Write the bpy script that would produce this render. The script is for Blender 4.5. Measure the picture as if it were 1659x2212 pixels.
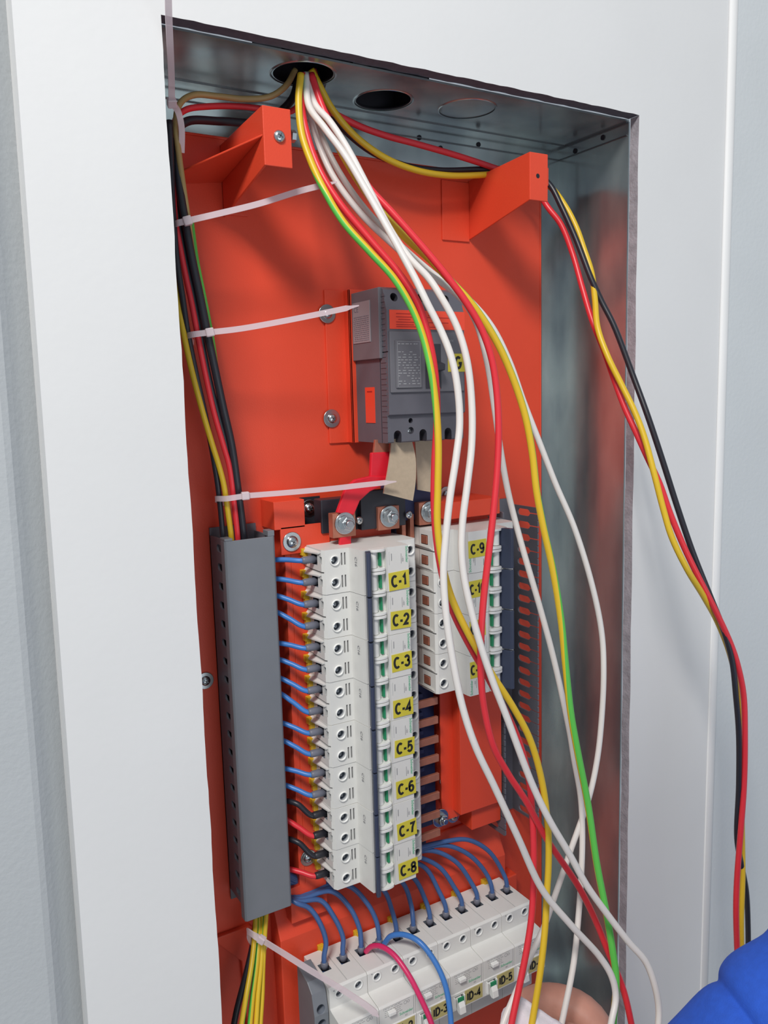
import bpy, bmesh, math, random
from mathutils import Vector, Matrix
random.seed(7)
sc = bpy.context.scene
for o in list(bpy.data.objects):
    bpy.data.objects.remove(o)
COL = sc.collection
PI = math.pi

# ------------------------------------------------------------------ camera
# World: wall face is y = 0 (y grows into the wall), x to the right from the left edge of the cut-out,
# z up from the top edge of the cut-out, metres.
FPX, PITCH, ROLL, YAW = 1772.82, -0.14152, -0.02782, 0.53301
CPOS = Vector((-0.16853, -0.54442, -0.24016))
_fw = Vector((math.sin(YAW) * math.cos(PITCH), math.cos(YAW) * math.cos(PITCH), math.sin(PITCH)))
_r = Vector((math.cos(YAW), -math.sin(YAW), 0))
_u = _r.cross(_fw)
CR = _r * math.cos(ROLL) + _u * math.sin(ROLL)
CU = -_r * math.sin(ROLL) + _u * math.cos(ROLL)
cd = bpy.data.cameras.new('camera')
cam = bpy.data.objects.new('camera', cd)
COL.objects.link(cam)
cd.sensor_fit = 'VERTICAL'
cd.sensor_height = 24.0
cd.lens = 24.0 * FPX / 2212
cd.clip_start = 0.01
cam.matrix_world = Matrix(((CR.x, CU.x, -_fw.x, CPOS.x), (CR.y, CU.y, -_fw.y, CPOS.y),
                           (CR.z, CU.z, -_fw.z, CPOS.z), (0, 0, 0, 1)))
sc.camera = cam

# ------------------------------------------------------------------ light and exposure
sc.view_settings.view_transform = 'Standard'
sc.view_settings.look = 'None'
sc.view_settings.gamma = 1.0
sc.view_settings.exposure = 0.0
w = bpy.data.worlds.new('room_light')
sc.world = w
w.use_nodes = True
w.node_tree.nodes['Background'].inputs[0].default_value = (0.80, 0.89, 1.0, 1)
w.node_tree.nodes['Background'].inputs[1].default_value = 0.42


def area(name, loc, target, sx, sy, power, col):
    l = bpy.data.lights.new(name, 'AREA')
    l.shape = 'RECTANGLE'
    l.size, l.size_y, l.energy, l.color = sx, sy, power, col
    o = bpy.data.objects.new(name, l)
    COL.objects.link(o)
    o.location = loc
    o.rotation_euler = (Vector(target) - Vector(loc)).to_track_quat('-Z', 'Y').to_euler()
    return o


area('ceiling_lamp', (-0.85, -1.10, 1.12), (0.08, 0.0, -0.45), 0.50, 0.36, 36.0, (1.0, 0.97, 0.94))
area('fill_light', (0.30, -1.9, -1.00), (0.2, 0.0, -0.5), 1.3, 1.0, 6.0, (0.93, 0.97, 1.0))  # added soft fill from low in front, lifts the dark areas; no real window


# ------------------------------------------------------------------ helpers
def at(px, py, y):
    """the world point seen at photo pixel (px, py) on the vertical plane y = const"""
    d = _fw * FPX + CR * (px - 829.5) - CU * (py - 1106)
    return CPOS + d * ((y - CPOS.y) / d.y)


def atx(px, py, x):
    d = _fw * FPX + CR * (px - 829.5) - CU * (py - 1106)
    return CPOS + d * ((x - CPOS.x) / d.x)


def atz(px, py, z):
    d = _fw * FPX + CR * (px - 829.5) - CU * (py - 1106)
    return CPOS + d * ((z - CPOS.z) / d.z)


def srgb(r, g, b):
    f = lambda c: (c / 255 / 12.92) if c / 255 <= 0.04045 else ((c / 255 + 0.055) / 1.055) ** 2.4
    return (f(r), f(g), f(b))


def mat(name, rgb, rough=0.5, metal=0.0, noise=0.0, nscale=60, bump=0.0, bscale=300, stretch=None,
        rvar=0.0, spec=0.5, trans=0.0, col2=None, alpha=1.0, sss=0.0):
    m = bpy.data.materials.new(name)
    m.use_nodes = True
    nt = m.node_tree
    b = nt.nodes['Principled BSDF']
    c = srgb(*rgb)
    b.inputs['Base Color'].default_value = (*c, 1)
    b.inputs['Roughness'].default_value = rough
    b.inputs['Metallic'].default_value = metal
    b.inputs['Specular IOR Level'].default_value = spec
    if trans:
        b.inputs['Transmission Weight'].default_value = trans
    if sss:
        b.inputs['Subsurface Weight'].default_value = sss
        b.inputs['Subsurface Scale'].default_value = 0.01
    b.inputs['Alpha'].default_value = alpha
    tc = nt.nodes.new('ShaderNodeTexCoord')
    mp = nt.nodes.new('ShaderNodeMapping')
    nt.links.new(tc.outputs['Object'], mp.inputs[0])
    if stretch:
        mp.inputs['Scale'].default_value = stretch
    nz = nt.nodes.new('ShaderNodeTexNoise')
    nz.inputs['Scale'].default_value = nscale
    nz.inputs['Detail'].default_value = 5
    nt.links.new(mp.outputs[0], nz.inputs['Vector'])
    if noise or col2:
        rp = nt.nodes.new('ShaderNodeValToRGB')
        c2 = srgb(*col2) if col2 else tuple(min(1, v * (1 + noise)) for v in c)
        c1 = c if col2 else tuple(v * (1 - noise) for v in c)
        rp.color_ramp.elements[0].position = 0.35
        rp.color_ramp.elements[1].position = 0.65
        rp.color_ramp.elements[0].color = (*c1, 1)
        rp.color_ramp.elements[1].color = (*c2, 1)
        nt.links.new(nz.outputs['Fac'], rp.inputs[0])
        nt.links.new(rp.outputs[0], b.inputs['Base Color'])
    if rvar:
        mr = nt.nodes.new('ShaderNodeMapRange')
        mr.inputs['From Min'].default_value = 0.3
        mr.inputs['From Max'].default_value = 0.7
        mr.inputs['To Min'].default_value = max(0.02, rough - rvar)
        mr.inputs['To Max'].default_value = rough + rvar
        nt.links.new(nz.outputs['Fac'], mr.inputs['Value'])
        nt.links.new(mr.outputs[0], b.inputs['Roughness'])
    if bump:
        n2 = nt.nodes.new('ShaderNodeTexNoise')
        n2.inputs['Scale'].default_value = bscale
        n2.inputs['Detail'].default_value = 3
        nt.links.new(mp.outputs[0], n2.inputs['Vector'])
        bp = nt.nodes.new('ShaderNodeBump')
        bp.inputs['Strength'].default_value = bump
        bp.inputs['Distance'].default_value = 0.001
        nt.links.new(n2.outputs['Fac'], bp.inputs['Height'])
        nt.links.new(bp.outputs[0], b.inputs['Normal'])
    return m


M = dict(
    wall=mat('wall_paint', (226, 226, 225), 0.62, noise=0.012, nscale=9, bump=0.10, bscale=160),
    wall_grey=mat('wall_paint_grey', (212, 216, 217), 0.65, noise=0.02, nscale=8, bump=0.25, bscale=220),
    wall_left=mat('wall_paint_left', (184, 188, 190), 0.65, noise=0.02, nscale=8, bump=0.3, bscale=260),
    lip_shade=mat('board_lip_shade', (84, 84, 94), 0.8, noise=0.1, nscale=200),  # top lip of the opening, shade put into its dark grey
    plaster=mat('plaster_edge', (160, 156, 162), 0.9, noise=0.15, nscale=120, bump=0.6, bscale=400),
    galv=mat('galvanised_steel', (164, 174, 178), 0.20, 0.80, col2=(204, 214, 212), nscale=22, rvar=0.06,
             bump=0.05, bscale=30, stretch=(1, 1, 0.35)),
    galv_dark=mat('dark_hole', (28, 28, 38), 0.8),
    orange=mat('orange_powder_coat', (226, 74, 46), 0.42, noise=0.03, nscale=14, bump=0.12, bscale=900),
    duct=mat('grey_duct_plastic', (118, 122, 128), 0.45, noise=0.02, nscale=50, bump=0.05, bscale=900),
    duct_side=mat('grey_duct_wall', (104, 104, 112), 0.5, noise=0.03, nscale=60),
    white=mat('white_device_plastic', (224, 223, 218), 0.42, noise=0.012, nscale=90, bump=0.03, bscale=900),
    white2=mat('white_toggle_plastic', (234, 234, 230), 0.35),
    socket=mat('terminal_socket', (112, 118, 128), 0.55),
    groove=mat('recess_grey', (190, 190, 188), 0.6),
    seam=mat('seam_line', (150, 150, 150), 0.6),
    navy=mat('navy_handle_plastic', (58, 66, 88), 0.38, noise=0.03, nscale=80),
    green=mat('green_indicator', (38, 142, 96), 0.4),
    brand=mat('green_print', (98, 178, 140), 0.6),
    print_=mat('grey_print', (150, 150, 152), 0.6),
    yellow_lab=mat('yellow_label', (212, 198, 62), 0.55, noise=0.03, nscale=200),
    tan_lab=mat('tan_label', (190, 178, 118), 0.55, noise=0.03, nscale=200),
    ink=mat('black_ink', (32, 34, 34), 0.6),
    clip=mat('yellow_clip_plastic', (218, 176, 42), 0.45),
    steel=mat('zinc_screw', (196, 202, 204), 0.24, 1.0),
    steel_d=mat('screw_recess', (120, 124, 128), 0.4, 0.8),
    copper=mat('copper_bar', (186, 120, 98), 0.42, 0.45, noise=0.10, nscale=120),
    mcb=mat('grey_main_breaker', (96, 96, 104), 0.5, noise=0.03, nscale=90, bump=0.08, bscale=900),
    mcb_d=mat('dark_grey_breaker_part', (58, 58, 66), 0.5),
    mcb_l=mat('mid_grey_panel', (110, 110, 116), 0.5),
    mark=mat('light_grey_print', (168, 170, 172), 0.6),
    plate_lab=mat('grey_data_label', (158, 156, 160), 0.5),
    olabel=mat('orange_sticker', (240, 78, 52), 0.45),
    osticker_ink=mat('sticker_print', (176, 42, 34), 0.6),
    beige=mat('beige_phase_barrier', (184, 166, 142), 0.6, noise=0.04, nscale=300, bump=0.1, bscale=500),
    redsl=mat('red_heat_shrink', (222, 34, 52), 0.35, noise=0.04, nscale=90),
    black=mat('black_plastic', (44, 46, 54), 0.4, noise=0.05, nscale=80),
    bblue=mat('blue_busbar_support', (44, 54, 96), 0.5, noise=0.05, nscale=60),
    w_white=mat('white_wire_pvc', (226, 220, 214), 0.38),
    w_red=mat('red_wire_pvc', (222, 50, 60), 0.36),
    w_yel=mat('yellow_wire_pvc', (222, 184, 42), 0.38),
    w_grn=mat('green_wire_pvc', (92, 190, 76), 0.38),
    w_blk=mat('black_wire_pvc', (38, 38, 46), 0.38),
    w_blu=mat('blue_wire_pvc', (66, 124, 196), 0.36),
    w_dblu=mat('deep_blue_wire_pvc', (66, 98, 150), 0.36),
    w_tan=mat('tan_wire_pvc', (176, 150, 96), 0.4),
    w_mag=mat('magenta_wire_pvc', (216, 46, 102), 0.36),
    ferr=mat('grey_ferrule', (112, 114, 126), 0.45),
    ferr_b=mat('black_ferrule', (40, 40, 46), 0.45),
    tie=mat('clear_nylon', (232, 214, 218), 0.35, alpha=0.62, spec=0.6),
    tie_head=mat('clear_nylon_head', (228, 210, 214), 0.35, alpha=0.8, spec=0.6),
    skin=mat('skin', (196, 142, 124), 0.55, noise=0.06, nscale=60, bump=0.2, bscale=260, sss=0.08),
    nail=mat('finger_nail', (224, 186, 176), 0.3),
    shirt=mat('blue_cloth', (34, 84, 190), 0.85, noise=0.06, nscale=200, bump=0.3, bscale=1500),
    cloth=mat('white_cloth', (222, 214, 220), 0.85, noise=0.03, nscale=90, bump=0.3, bscale=900),
    floor=mat('floor_screed', (150, 148, 142), 0.8, noise=0.06, nscale=6),
)


class MB:
    def __init__(s):
        s.v, s.f, s.m, s.sm = [], [], [], []

    def add(s, vs, fs, mi=0, smooth=False):
        b = len(s.v)
        s.v += [tuple(v) for v in vs]
        for f in fs:
            s.f.append([b + i for i in f])
            s.m.append(mi)
            s.sm.append(smooth)
        return s

    def box(s, x0, x1, y0, y1, z0, z1, mi=0):
        x0, x1 = sorted((x0, x1)); y0, y1 = sorted((y0, y1)); z0, z1 = sorted((z0, z1))
        vs = [(x, y, z) for z in (z0, z1) for y in (y0, y1) for x in (x0, x1)]
        return s.add(vs, [(0, 2, 3, 1), (4, 5, 7, 6), (0, 1, 5, 4), (2, 6, 7, 3), (0, 4, 6, 2), (1, 3, 7, 5)], mi)

    def prism(s, poly, axis, a, b, mi=0, smooth=False):
        """poly: 2-D points; axis 'x' -> (y,z), 'y' -> (x,z), 'z' -> (x,y)"""
        def P(p, t):
            return {'x': (t, p[0], p[1]), 'y': (p[0], t, p[1]), 'z': (p[0], p[1], t)}[axis]
        n = len(poly)
        vs = [P(p, a) for p in poly] + [P(p, b) for p in poly]
        base = len(s.v)
        s.v += vs
        for f in ([list(range(n))[::-1], list(range(n, 2 * n))]):
            s.f.append([base + i for i in f]); s.m.append(mi); s.sm.append(False)
        for i in range(n):
            j = (i + 1) % n
            s.f.append([base + i, base + j, base + n + j, base + n + i]); s.m.append(mi); s.sm.append(smooth)
        return s

    def lathe(s, c, axis, prof, n=20, mi=0, smooth=True, cap=True):
        """prof: list of (radius, offset along axis)"""
        ax = Vector(axis).normalized()
        u = ax.orthogonal().normalized(); w_ = ax.cross(u)
        c = Vector(c)
        vs = []
        for r, h in prof:
            for k in range(n):
                a = 2 * PI * k / n
                vs.append(c + ax * h + (u * math.cos(a) + w_ * math.sin(a)) * r)
        fs = []
        for j in range(len(prof) - 1):
            for k in range(n):
                k2 = (k + 1) % n
                fs.append((j * n + k, j * n + k2, (j + 1) * n + k2, (j + 1) * n + k))
        s.add(vs, fs, mi, smooth)
        b = len(s.v) - len(vs)
        if cap:
            s.f.append([b + k for k in range(n)][::-1]); s.m.append(mi); s.sm.append(False)
            s.f.append([b + (len(prof) - 1) * n + k for k in range(n)]); s.m.append(mi); s.sm.append(False)
        return s

    def cyl(s, c, axis, r, h, n=20, mi=0):
        return s.lathe(c, axis, [(r, 0), (r, h)], n, mi)

    def tube(s, pts, r, n=10, mi=0, sub=8, mats2=None, twist=0.0, phase=0.0, flat=None):
        """smooth tube through control points; mats2=(a,b,fraction): two-colour insulation"""
        P = spline(pts, sub)
        N = None
        vs = []
        for i, p in enumerate(P):
            t = (P[min(i + 1, len(P) - 1)] - P[max(i - 1, 0)])
            if t.length < 1e-9:
                t = Vector((0, 0, 1))
            t.normalize()
            if N is None:
                ref = Vector((0, -1, 0))
                N = (ref - t * ref.dot(t))
                if N.length < 1e-3:
                    N = t.orthogonal()
                N.normalize()
            else:
                N = (N - t * N.dot(t)).normalized()
            B = t.cross(N)
            for k in range(n):
                a = 2 * PI * (k + 0.5) / n + phase + (prof_at(twist, i / len(P)) if isinstance(twist, list) else twist * i / len(P))
                rr = r
                vs.append(p + (N * math.cos(a) + B * math.sin(a)) * rr)
        b = len(s.v)
        s.v += [tuple(v) for v in vs]
        for i in range(len(P) - 1):
            for k in range(n):
                k2 = (k + 1) % n
                s.f.append([b + i * n + k, b + i * n + k2, b + (i + 1) * n + k2, b + (i + 1) * n + k])
                s.m.append(mi if mats2 is None else (mats2[0] if k < n * mats2[2] else mats2[1]))
                s.sm.append(True)
        s.f.append([b + k for k in range(n)][::-1]); s.m.append(mi); s.sm.append(False)
        e = b + (len(P) - 1) * n
        s.f.append([e + k for k in range(n)]); s.m.append(mi); s.sm.append(False)
        return s

    def strap(s, pts, wdt, th, wdir, sub=8, mi=0, taper=True):
        """flat ribbon with thickness; wdir = direction of its width"""
        P = spline(pts, sub)
        vs = []
        W = Vector(wdir).normalized()
        for i, p in enumerate(P):
            t = (P[min(i + 1, len(P) - 1)] - P[max(i - 1, 0)]).normalized()
            Wp = (W - t * W.dot(t)).normalized()
            N = t.cross(Wp)
            k = 1.0
            if taper and i > len(P) - 4:
                k = 0.8 - 0.2 * (i - (len(P) - 4))
            h = Wp * wdt / 2 * k
            n_ = N * th / 2
            vs += [p - h - n_, p + h - n_, p + h + n_, p - h + n_]
        b = len(s.v)
        s.v += [tuple(v) for v in vs]
        for i in range(len(P) - 1):
            for k in range(4):
                k2 = (k + 1) % 4
                s.f.append([b + i * 4 + k, b + i * 4 + k2, b + i * 4 + 4 + k2, b + i * 4 + 4 + k])
                s.m.append(mi); s.sm.append(False)
        s.f.append([b + 3, b + 2, b + 1, b]); s.m.append(mi); s.sm.append(False)
        e = b + (len(P) - 1) * 4
        s.f.append([e, e + 1, e + 2, e + 3]); s.m.append(mi); s.sm.append(False)
        return s

    def mesh(s, name):
        me = bpy.data.meshes.new(name)
        me.from_pydata(s.v, [], s.f)
        me.polygons.foreach_set('material_index', s.m)
        me.polygons.foreach_set('use_smooth', s.sm)
        bm = bmesh.new(); bm.from_mesh(me)
        bmesh.ops.recalc_face_normals(bm, faces=bm.faces)
        bm.to_mesh(me); bm.free()
        me.update()
        return me

    def build(s, name, mats, parent=None, bevel=0.0, label=None, seg=2, cut=None):
        me = s.mesh(name)
        o = bpy.data.objects.new(name, me)
        for m in (mats if isinstance(mats, (list, tuple)) else [mats]):
            me.materials.append(m)
        COL.objects.link(o)
        if cut is not None:
            boolean(o, cut)
        if parent is not None:
            o.parent = parent
        if bevel:
            b = o.modifiers.new('bevel', 'BEVEL')
            b.width = bevel; b.segments = seg; b.limit_method = 'ANGLE'; b.angle_limit = 0.6
        if label:
            o['label'] = label
        return o


def boolean(o, cutter):
    c = bpy.data.objects.new('tmp', cutter.mesh('tmp'))
    for m in o.data.materials:
        c.data.materials.append(m)
    COL.objects.link(c)
    md = o.modifiers.new('cut', 'BOOLEAN')
    md.operation = 'DIFFERENCE'; md.object = c; md.solver = 'EXACT'; md.use_self = True
    bpy.context.view_layer.update()
    dg = bpy.context.evaluated_depsgraph_get()
    me = bpy.data.meshes.new_from_object(o.evaluated_get(dg))
    o.modifiers.clear()
    o.data = me
    bpy.data.objects.remove(c)


def prof_at(tab, t):
    for (a, va), (b, vb) in zip(tab, tab[1:]):
        if t <= b:
            return va + (vb - va) * (t - a) / (b - a)
    return tab[-1][1]


def spline(pts, sub):
    P = [Vector(p) for p in pts]
    if len(P) < 3:
        return [P[0].lerp(P[-1], i / sub) for i in range(sub + 1)]
    out = []
    for i in range(len(P) - 1):
        p0 = P[i - 1] if i else P[0] * 2 - P[1]
        p1, p2 = P[i], P[i + 1]
        p3 = P[i + 2] if i + 2 < len(P) else P[-1] * 2 - P[-2]
        d1 = max((p1 - p0).length, 1e-6) ** .5
        d2 = max((p2 - p1).length, 1e-6) ** .5
        d3 = max((p3 - p2).length, 1e-6) ** .5
        m1 = (p1 - p0) / d1 - (p2 - p0) / (d1 + d2) + (p2 - p1) / d2
        m2 = (p2 - p1) / d2 - (p3 - p1) / (d2 + d3) + (p3 - p2) / d3
        m1 *= d2; m2 *= d2
        for j in range(sub):
            t = j / sub
            out.append(p1 * (2 * t**3 - 3 * t**2 + 1) + m1 * (t**3 - 2 * t**2 + t)
                       + p2 * (-2 * t**3 + 3 * t**2) + m2 * (t**3 - t**2))
    out.append(P[-1])
    return out


def tag(o, label, cat, group=None, kind=None):
    if label: o['label'] = label
    if cat: o['category'] = cat
    if group: o['group'] = group
    if kind: o['kind'] = kind
    return o


def thing(name, label, cat, loc=(0, 0, 0), group=None, rot=(0, 0, 0)):
    o = bpy.data.objects.new(name, None)
    o.empty_display_size = 0.01
    COL.objects.link(o)
    o.location = loc; o.rotation_euler = rot
    return tag(o, label, cat, group)


def struct(o):
    o['kind'] = 'structure'
    return o


def text(name, s, size, m, parent, loc, rot=0.0, wide=1.0, bold=0.0, depth=0.00006, frame=None):
    """text facing -Y, baseline centre at loc; rot turns it in the XZ plane"""
    cu = bpy.data.curves.new(name, 'FONT')
    cu.body = s; cu.size = size; cu.align_x = 'CENTER'; cu.align_y = 'CENTER'
    cu.extrude = depth; cu.offset = bold; cu.resolution_u = 3
    t = bpy.data.objects.new('tmp_text', cu)
    COL.objects.link(t)
    bpy.context.view_layer.update()
    dg = bpy.context.evaluated_depsgraph_get()
    me = bpy.data.meshes.new_from_object(t.evaluated_get(dg))
    bpy.data.objects.remove(t)
    me.transform(Matrix.Diagonal((wide, 1, 1, 1)))
    base = frame if frame is not None else Matrix.Rotation(PI / 2, 4, 'X')
    me.transform(Matrix.Translation(loc) @ base @ Matrix.Rotation(rot, 4, 'Z'))
    me.materials.clear(); me.materials.append(m)
    o = bpy.data.objects.new(name, me)
    COL.objects.link(o)
    o.parent = parent
    return o


def arc_pts(cx_, cy_, rx, ry, a0, a1, n=12):
    return [(cx_ + rx * math.cos(math.radians(a0 + (a1 - a0) * i / n)), cy_ + ry * math.sin(math.radians(a0 + (a1 - a0) * i / n))) for i in range(n + 1)]


GLYPH = {
    'C': (.66, [arc_pts(.34, .5, .26, .42, 48, 312, 18)]),
    'G': (.72, [arc_pts(.34, .5, .27, .42, 48, 345, 20) + [(.61, .46), (.38, .46)]]),
    'I': (.30, [[(.15, .08), (.15, .92)]]),
    'D': (.70, [[(.12, .08), (.12, .92), (.30, .92)] + arc_pts(.30, .5, .29, .42, 90, -90, 12) + [(.12, .08)]]),
    '-': (.42, [[(.08, .40), (.34, .40)]]),
    '0': (.60, [arc_pts(.30, .5, .20, .42, 0, 360, 22)]),
    '1': (.50, [[(.10, .70), (.20, .78), (.30, .92), (.30, .06)]]),
    '2': (.60, [arc_pts(.29, .66, .20, .26, 170, -30, 10) + [(.12, .09), (.52, .09)]]),
    '3': (.60, [arc_pts(.28, .70, .19, .22, 160, -85, 10), arc_pts(.28, .31, .22, .24, 88, -160, 12)]),
    '4': (.62, [[(.42, .06), (.42, .92), (.08, .32), (.56, .32)]]),
    '5': (.60, [[(.50, .91), (.17, .91), (.13, .50)] + arc_pts(.29, .34, .21, .27, 120, -155, 14)]),
    '6': (.60, [arc_pts(.31, .50, .22, .42, 50, 190, 10) + arc_pts(.30, .32, .20, .25, 180, -180, 18)]),
    '7': (.56, [[(.08, .91), (.50, .91), (.32, .55), (.24, .06)]]),
    '8': (.60, [arc_pts(.30, .71, .18, .20, 0, 360, 16), arc_pts(.30, .29, .21, .23, 0, 360, 16)]),
    '9': (.60, [arc_pts(.29, .68, .20, .25, 0, 360, 18), arc_pts(.28, .50, .22, .42, 10, -130, 10)]),
}


def lettering(name, s, size, m, loc, thick=.205, wide=1.0, depth=.00012):
    """bold block characters as one thin printed mesh facing -Y, centred on loc"""
    mb = MB()
    tot = sum(GLYPH[c][0] for c in s) * wide
    x0 = -tot / 2
    for ci, c in enumerate(s):
        wd, strokes = GLYPH[c]
        for si, st in enumerate(strokes):
            P = [Vector(((x0 + px * wide), py - .5)) for px, py in st]
            L_, R_ = [], []
            closed = (P[0] - P[-1]).length < 1e-4
            for i, p in enumerate(P):
                a = P[i - 1] if i else (P[-2] if closed else None)
                b = P[i + 1] if i + 1 < len(P) else (P[1] if closed else None)
                d1 = (p - a).normalized() if a is not None else None
                d2 = (b - p).normalized() if b is not None else None
                d = (d1 + d2) if (d1 is not None and d2 is not None) else (d1 if d1 is not None else d2)
                if d.length < 1e-3: d = d2
                d.normalize()
                nn = Vector((-d.y, d.x))
                k = 1.0
                if d1 is not None:
                    k = 1 / max(.45, abs(nn.dot(Vector((-d1.y, d1.x)))))
                L_.append((p + nn * thick / 2 * k) * size); R_.append((p - nn * thick / 2 * k) * size)
            vs = []
            for i in range(len(P)):
                for q in (L_[i], R_[i]):
                    vs.append((loc[0] + q.x, loc[1] - depth, loc[2] + q.y))
                for q in (L_[i], R_[i]):
                    vs.append((loc[0] + q.x, loc[1], loc[2] + q.y))
            fs = []
            for i in range(len(P) - 1):
                a_, b_ = 4 * i, 4 * i + 4
                fs += [(a_, a_ + 1, b_ + 1, b_), (a_, b_, b_ + 2, a_ + 2), (a_ + 1, a_ + 3, b_ + 3, b_ + 1)]
            mb.add(vs, fs)
        x0 += wd * wide
    return mb.build(name, m)


def copy_tree(o, parent=None):
    c = o.copy(); COL.objects.link(c); c.parent = parent
    for ch in list(o.children):
        copy_tree(ch, c)
    return c


def screw(mb, c, r=0.0045, wash=0.0, axis=(0, -1, 0), mi=0, mid=1):
    """pan-head screw with cross recess, optional washer; c lies on the carrying surface"""
    c = Vector(c); ax = Vector(axis).normalized()
    h0 = 0.0
    if wash:
        mb.lathe(c, ax, [(wash, 0), (wash, 0.0009), (wash * .96, 0.0011)], 24, mi)
        h0 = 0.0011
    mb.lathe(c + ax * h0, ax, [(r, 0), (r, 0.0006), (r * .9, r * .34), (r * .6, r * .55), (r * .2, r * .64)], 20, mi)
    u = ax.orthogonal().normalized(); v = ax.cross(u)
    top = c + ax * (h0 + r * .60)
    for a in (u + v * .3, v - u * .3):
        a = a.normalized(); bq = ax.cross(a)
        vs = []
        for sa, sb, sc_ in [(-1, -1, 0), (1, -1, 0), (1, 1, 0), (-1, 1, 0), (-1, -1, 1), (1, -1, 1), (1, 1, 1), (-1, 1, 1)]:
            vs.append(top + a * sa * r * .5 + bq * sb * r * .09 + ax * (sc_ * r * .08))
        mb.add(vs, [(0, 1, 2, 3), (4, 5, 6, 7), (0, 1, 5, 4), (1, 2, 6, 5), (2, 3, 7, 6), (3, 0, 4, 7)], mid)


def bolt(mb, c, r=0.0060, wash=0.0092):
    c = Vector(c); ax = Vector((0, -1, 0))
    mb.lathe(c, ax, [(wash, 0), (wash, 0.0014), (wash * .95, 0.0017)], 28)
    mb.lathe(c + ax * .0017, ax, [(r * 1.1, 0), (r * 1.1, .0012)], 20)
    mb.lathe(c + ax * .0029, ax, [(r, 0), (r, .004), (r * .85, .0045)], 6, smooth=False)
    mb.lathe(c + ax * .0074, ax, [(r * .55, 0), (r * .55, .0025), (r * .45, .003)], 16)


# ------------------------------------------------------------------ the setting
CW, CB = 0.4273, -0.93          # cut-out width and bottom
BD = 0.103                      # depth of the steel box
WL, WR = -0.088, 0.545
mb = MB()
# wall face around the opening, 12 mm board, slightly uneven opening edge
N = 90


def edge(n, jit, ax):
    return [jit * (random.random() - .5) + jit * .8 * math.sin(i * .61 + ax) for i in range(n + 1)]


wl = lambda z: -.0868 + .0100 * z
zs = [0 + (CB - 0) * i / N for i in range(N + 1)]
eL = edge(N, 0.0004, 1.0); eR = edge(N, 0.0004, 2.0)
xsT = [CW * i / 60 for i in range(61)]
eT = edge(60, 0.0007, 3.0)
for i in range(N):
    for (xa, e, xe) in ((WL, eL, 0.0), (CW, eR, 0.62)):
        if xe == 0.0:
            q = [(wl(zs[i]), 0, zs[i]), (xe + e[i], 0, zs[i]), (xe + e[i + 1], 0, zs[i + 1]), (wl(zs[i + 1]), 0, zs[i + 1])]
            k = 1
        else:
            q = [(CW + e[i], 0, zs[i]), (WR, 0, zs[i]), (WR, 0, zs[i + 1]), (CW + e[i + 1], 0, zs[i + 1])]
            k = -1
        mb.add(q, [(0, 1, 2, 3)])
        # return of the board into the opening
        a = q[1] if k == 1 else q[0]
        b = q[2] if k == 1 else q[3]
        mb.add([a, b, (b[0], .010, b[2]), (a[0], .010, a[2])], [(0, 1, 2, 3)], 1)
for i in range(60):
    a, b = xsT[i], xsT[i + 1]
    za, zb = abs(eT[i]) * .8, abs(eT[i + 1]) * .8
    if i == 0: za = 0
    if i == 59: zb = 0
    mb.add([(a, 0, za), (b, 0, zb), (b, 0, 0.75), (a, 0, 0.75)], [(0, 1, 2, 3)])
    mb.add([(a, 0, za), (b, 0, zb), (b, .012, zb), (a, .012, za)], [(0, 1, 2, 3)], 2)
mb.add([(wl(0), 0, 0), (0, 0, 0), (0, 0, .75), (wl(.75), 0, .75)], [(0, 1, 2, 3)])
mb.add([(CW, 0, 0), (WR, 0, 0), (WR, 0, .75), (CW, 0, .75)], [(0, 1, 2, 3)])
mb.add([(wl(CB), 0, CB), (WR, 0, CB), (WR, 0, -1.9), (wl(-1.9), 0, -1.9)], [(0, 1, 2, 3)])
# left return and a thick back of the board
mb.add([(wl(.75), 0, .75), (wl(.75), .10, .75), (wl(-1.9), .10, -1.9), (wl(-1.9), 0, -1.9)], [(0, 1, 2, 3)])
o = struct(mb.build('wall_front', [M['wall'], M['plaster'], M['lip_shade']]))

mb = MB()
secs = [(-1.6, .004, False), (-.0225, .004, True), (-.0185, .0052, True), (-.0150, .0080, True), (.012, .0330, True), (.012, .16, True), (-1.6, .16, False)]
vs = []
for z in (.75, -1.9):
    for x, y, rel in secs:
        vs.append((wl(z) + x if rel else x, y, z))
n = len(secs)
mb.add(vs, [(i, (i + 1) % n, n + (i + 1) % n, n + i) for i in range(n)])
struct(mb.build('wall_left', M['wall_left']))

# right: joint, rounded bead, then the next wall panel
mb = MB()
pr = [(WR + .0008, .012), (WR + .0008, .0)]
for i in range(9):
    a = PI * i / 8
    pr.append((WR + .0065 - .0057 * math.cos(a), -.0035 * math.sin(a)))
pr += [(WR + .0122, .012)]
mb.prism(pr, 'z', -1.9, .75, smooth=True)
struct(mb.build('trim_1', M['wall']))
mb = MB()
mb.box(WR + .0124, 1.6, -.0005, .05, -1.9, .75)
struct(mb.build('wall_right', M['wall_grey']))
mb = MB()
mb.box(-1.6, 1.6, -2.2, .16, -1.93, -1.9)
struct(mb.build('floor', M['floor']))
# ------------------------------------------------------------------ galvanised steel box
cab = thing('electrical_cabinet', 'galvanised steel cabinet box recessed into the white wall', 'cabinet', (CW / 2, BD, CB))
cl = Vector((CW / 2, BD, CB))


def under(mb_, origin):
    mb_.v = [tuple(Vector(v) - Vector(origin)) for v in mb_.v]
    return mb_


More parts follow.
